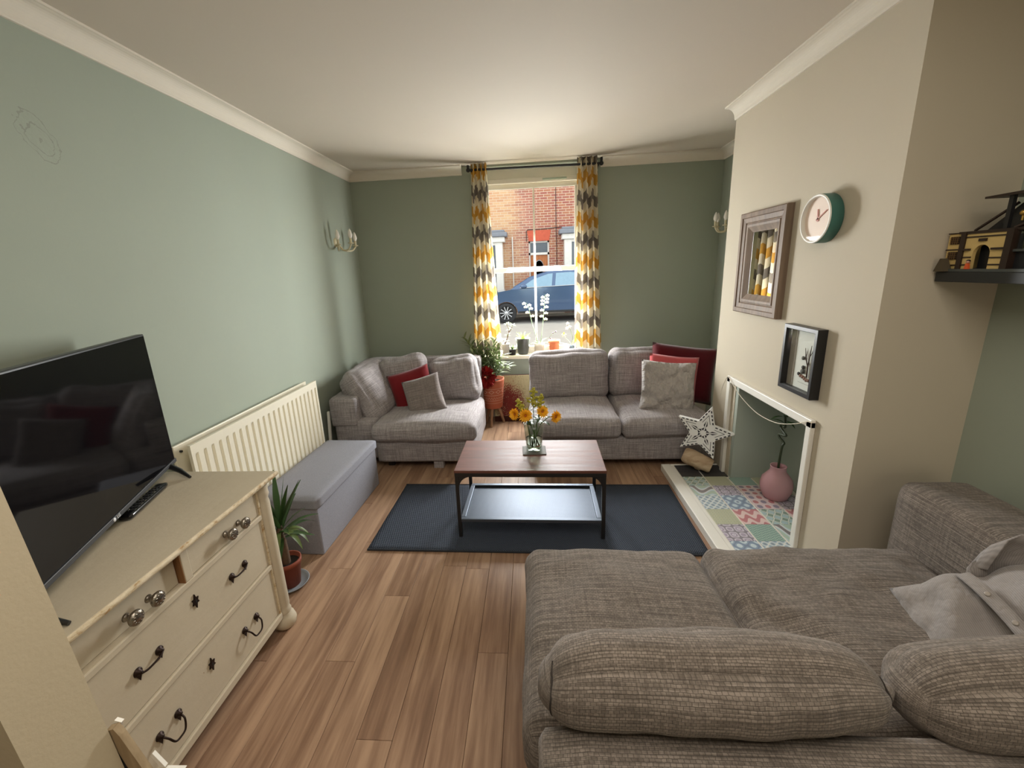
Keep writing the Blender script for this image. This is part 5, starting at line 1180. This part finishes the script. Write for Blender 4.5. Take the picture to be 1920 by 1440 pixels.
ya, yb_ = 1.672, 1.733; m = MB(); prof = [(1.766, b0+.01), (yb_, b0+.01), (yb_, 1.592)] + [((ya+yb_)/2+(yb_-ya)/2*cos(t), 1.592+.034*sin(t)) for t in [pi*i/12 for i in range(1, 12)]] + [(ya, 1.592), (ya, b0+.01), (1.622, b0+.01), (1.622, 1.668), (1.766, 1.668)]
gw = build('gate_wall', m.prism([(1.628, y, z) for y, z in prof], (.012, 0, 0)), M_TAN, TB)
lines((1.655, 1.668), 1.622, 1.766, 1.6275, gw); lines((1.556, 1.580), 1.622, 1.670, 1.6275, gw); lines((1.556, 1.583), 1.735, 1.766, 1.6275, gw)
build('beam', MB().box(1.620, 1.628, 1.622, 1.666, 1.607, 1.614), M_DKBR, TB); build('beam', MB().box(1.620, 1.628, 1.742, 1.768, 1.607, 1.614), M_DKBR, TB)
build('plaque', MB().box(1.622, 1.628, 1.690, 1.716, 1.638, 1.648), M_DKBR, TB); build('dark_gateway', MB().box(1.66, 1.665, 1.66, 1.74, b0+.01, 1.63), M_TBLK, TB)
build('corner_post', MB().box(1.618, 1.642, 1.600, 1.622, b0+.010, 1.672), M_DKBR, TB)
build('side_bay', MB().box(1.64, 1.80, 1.42, 1.60, b0+.01, 1.60).box(1.632, 1.64, 1.585, 1.592, 1.60, 1.655), M_TBLK, TB); build('side_bay_trim', MB().box(1.628, 1.634, 1.42, 1.60, 1.598, 1.606).box(1.630, 1.636, 1.560, 1.566, 1.62, 1.652), M_TGREY, TB)
build('roof_floor', MB().box(1.628, 1.84, 1.42, 1.80, 1.668, 1.676), M_DKBR, TB)
build('sloping_gable', MB().prism([(1.70, 1.776, 1.676), (1.70, 1.60, 1.676), (1.70, 1.60, 1.76), (1.70, 1.674, 1.76)], (.10, 0, 0)), M_TBLK, TB)
build('gable_edge', MB().tube([(1.66, 1.776, 1.678), (1.69, 1.676, 1.762)], .005, 6).tube([(1.64, 1.622, 1.676), (1.66, 1.55, 1.715)], .006, 6), M_DKBR, TB)
build('roof_post', MB().box(1.66, 1.672, 1.668, 1.682, 1.676, 1.79), M_TBLK, TB); build('roof_post', MB().box(1.66, 1.672, 1.575, 1.585, 1.676, 1.79), M_TBLK, TB); build('flat_roof', MB().prism([(1.64, 1.745, 1.785), (1.64, 1.42, 1.785), (1.64, 1.42, 1.799), (1.64, 1.745, 1.792)], (.16, 0, 0)), M_DKBR, TB)
build('chandelier', MB().ball((1.68, 1.645, 1.725), .010, 8, 6).cyl((1.68, 1.645, 1.70), (1.68, 1.645, 1.724), .003), plain('brass_toy', S(186, 148, 72), .3, .6), TB)
build('rubble', MB().prism([(1.60, 1.845, b0+.001), (1.60, 1.80, b0+.001), (1.60, 1.825, b0+.05)], (.03, 0, 0)), plain('toy_foliage', S(78, 68, 50), .8), TB)
FG = thing('toy_figure', 'tiny toy figure with an orange cloak by the arched gate', 'toy', (1.619, 1.733, b0+.010))
build('body', MB().prism([(1.616, 1.726, b0+.010), (1.616, 1.742, b0+.010), (1.616, 1.738, b0+.030), (1.616, 1.730, b0+.030)], (.008, 0, 0)), M_TRED, FG)
build('head', MB().ball((1.620, 1.734, b0+.036), .006, 10, 6), plain('pale_toy_plastic', S(200, 150, 130), .4), FG); build('hair', MB().ball((1.621, 1.734, b0+.039), .0064, 10, 6, (1, 1, .8)), M_DKBR, FG)
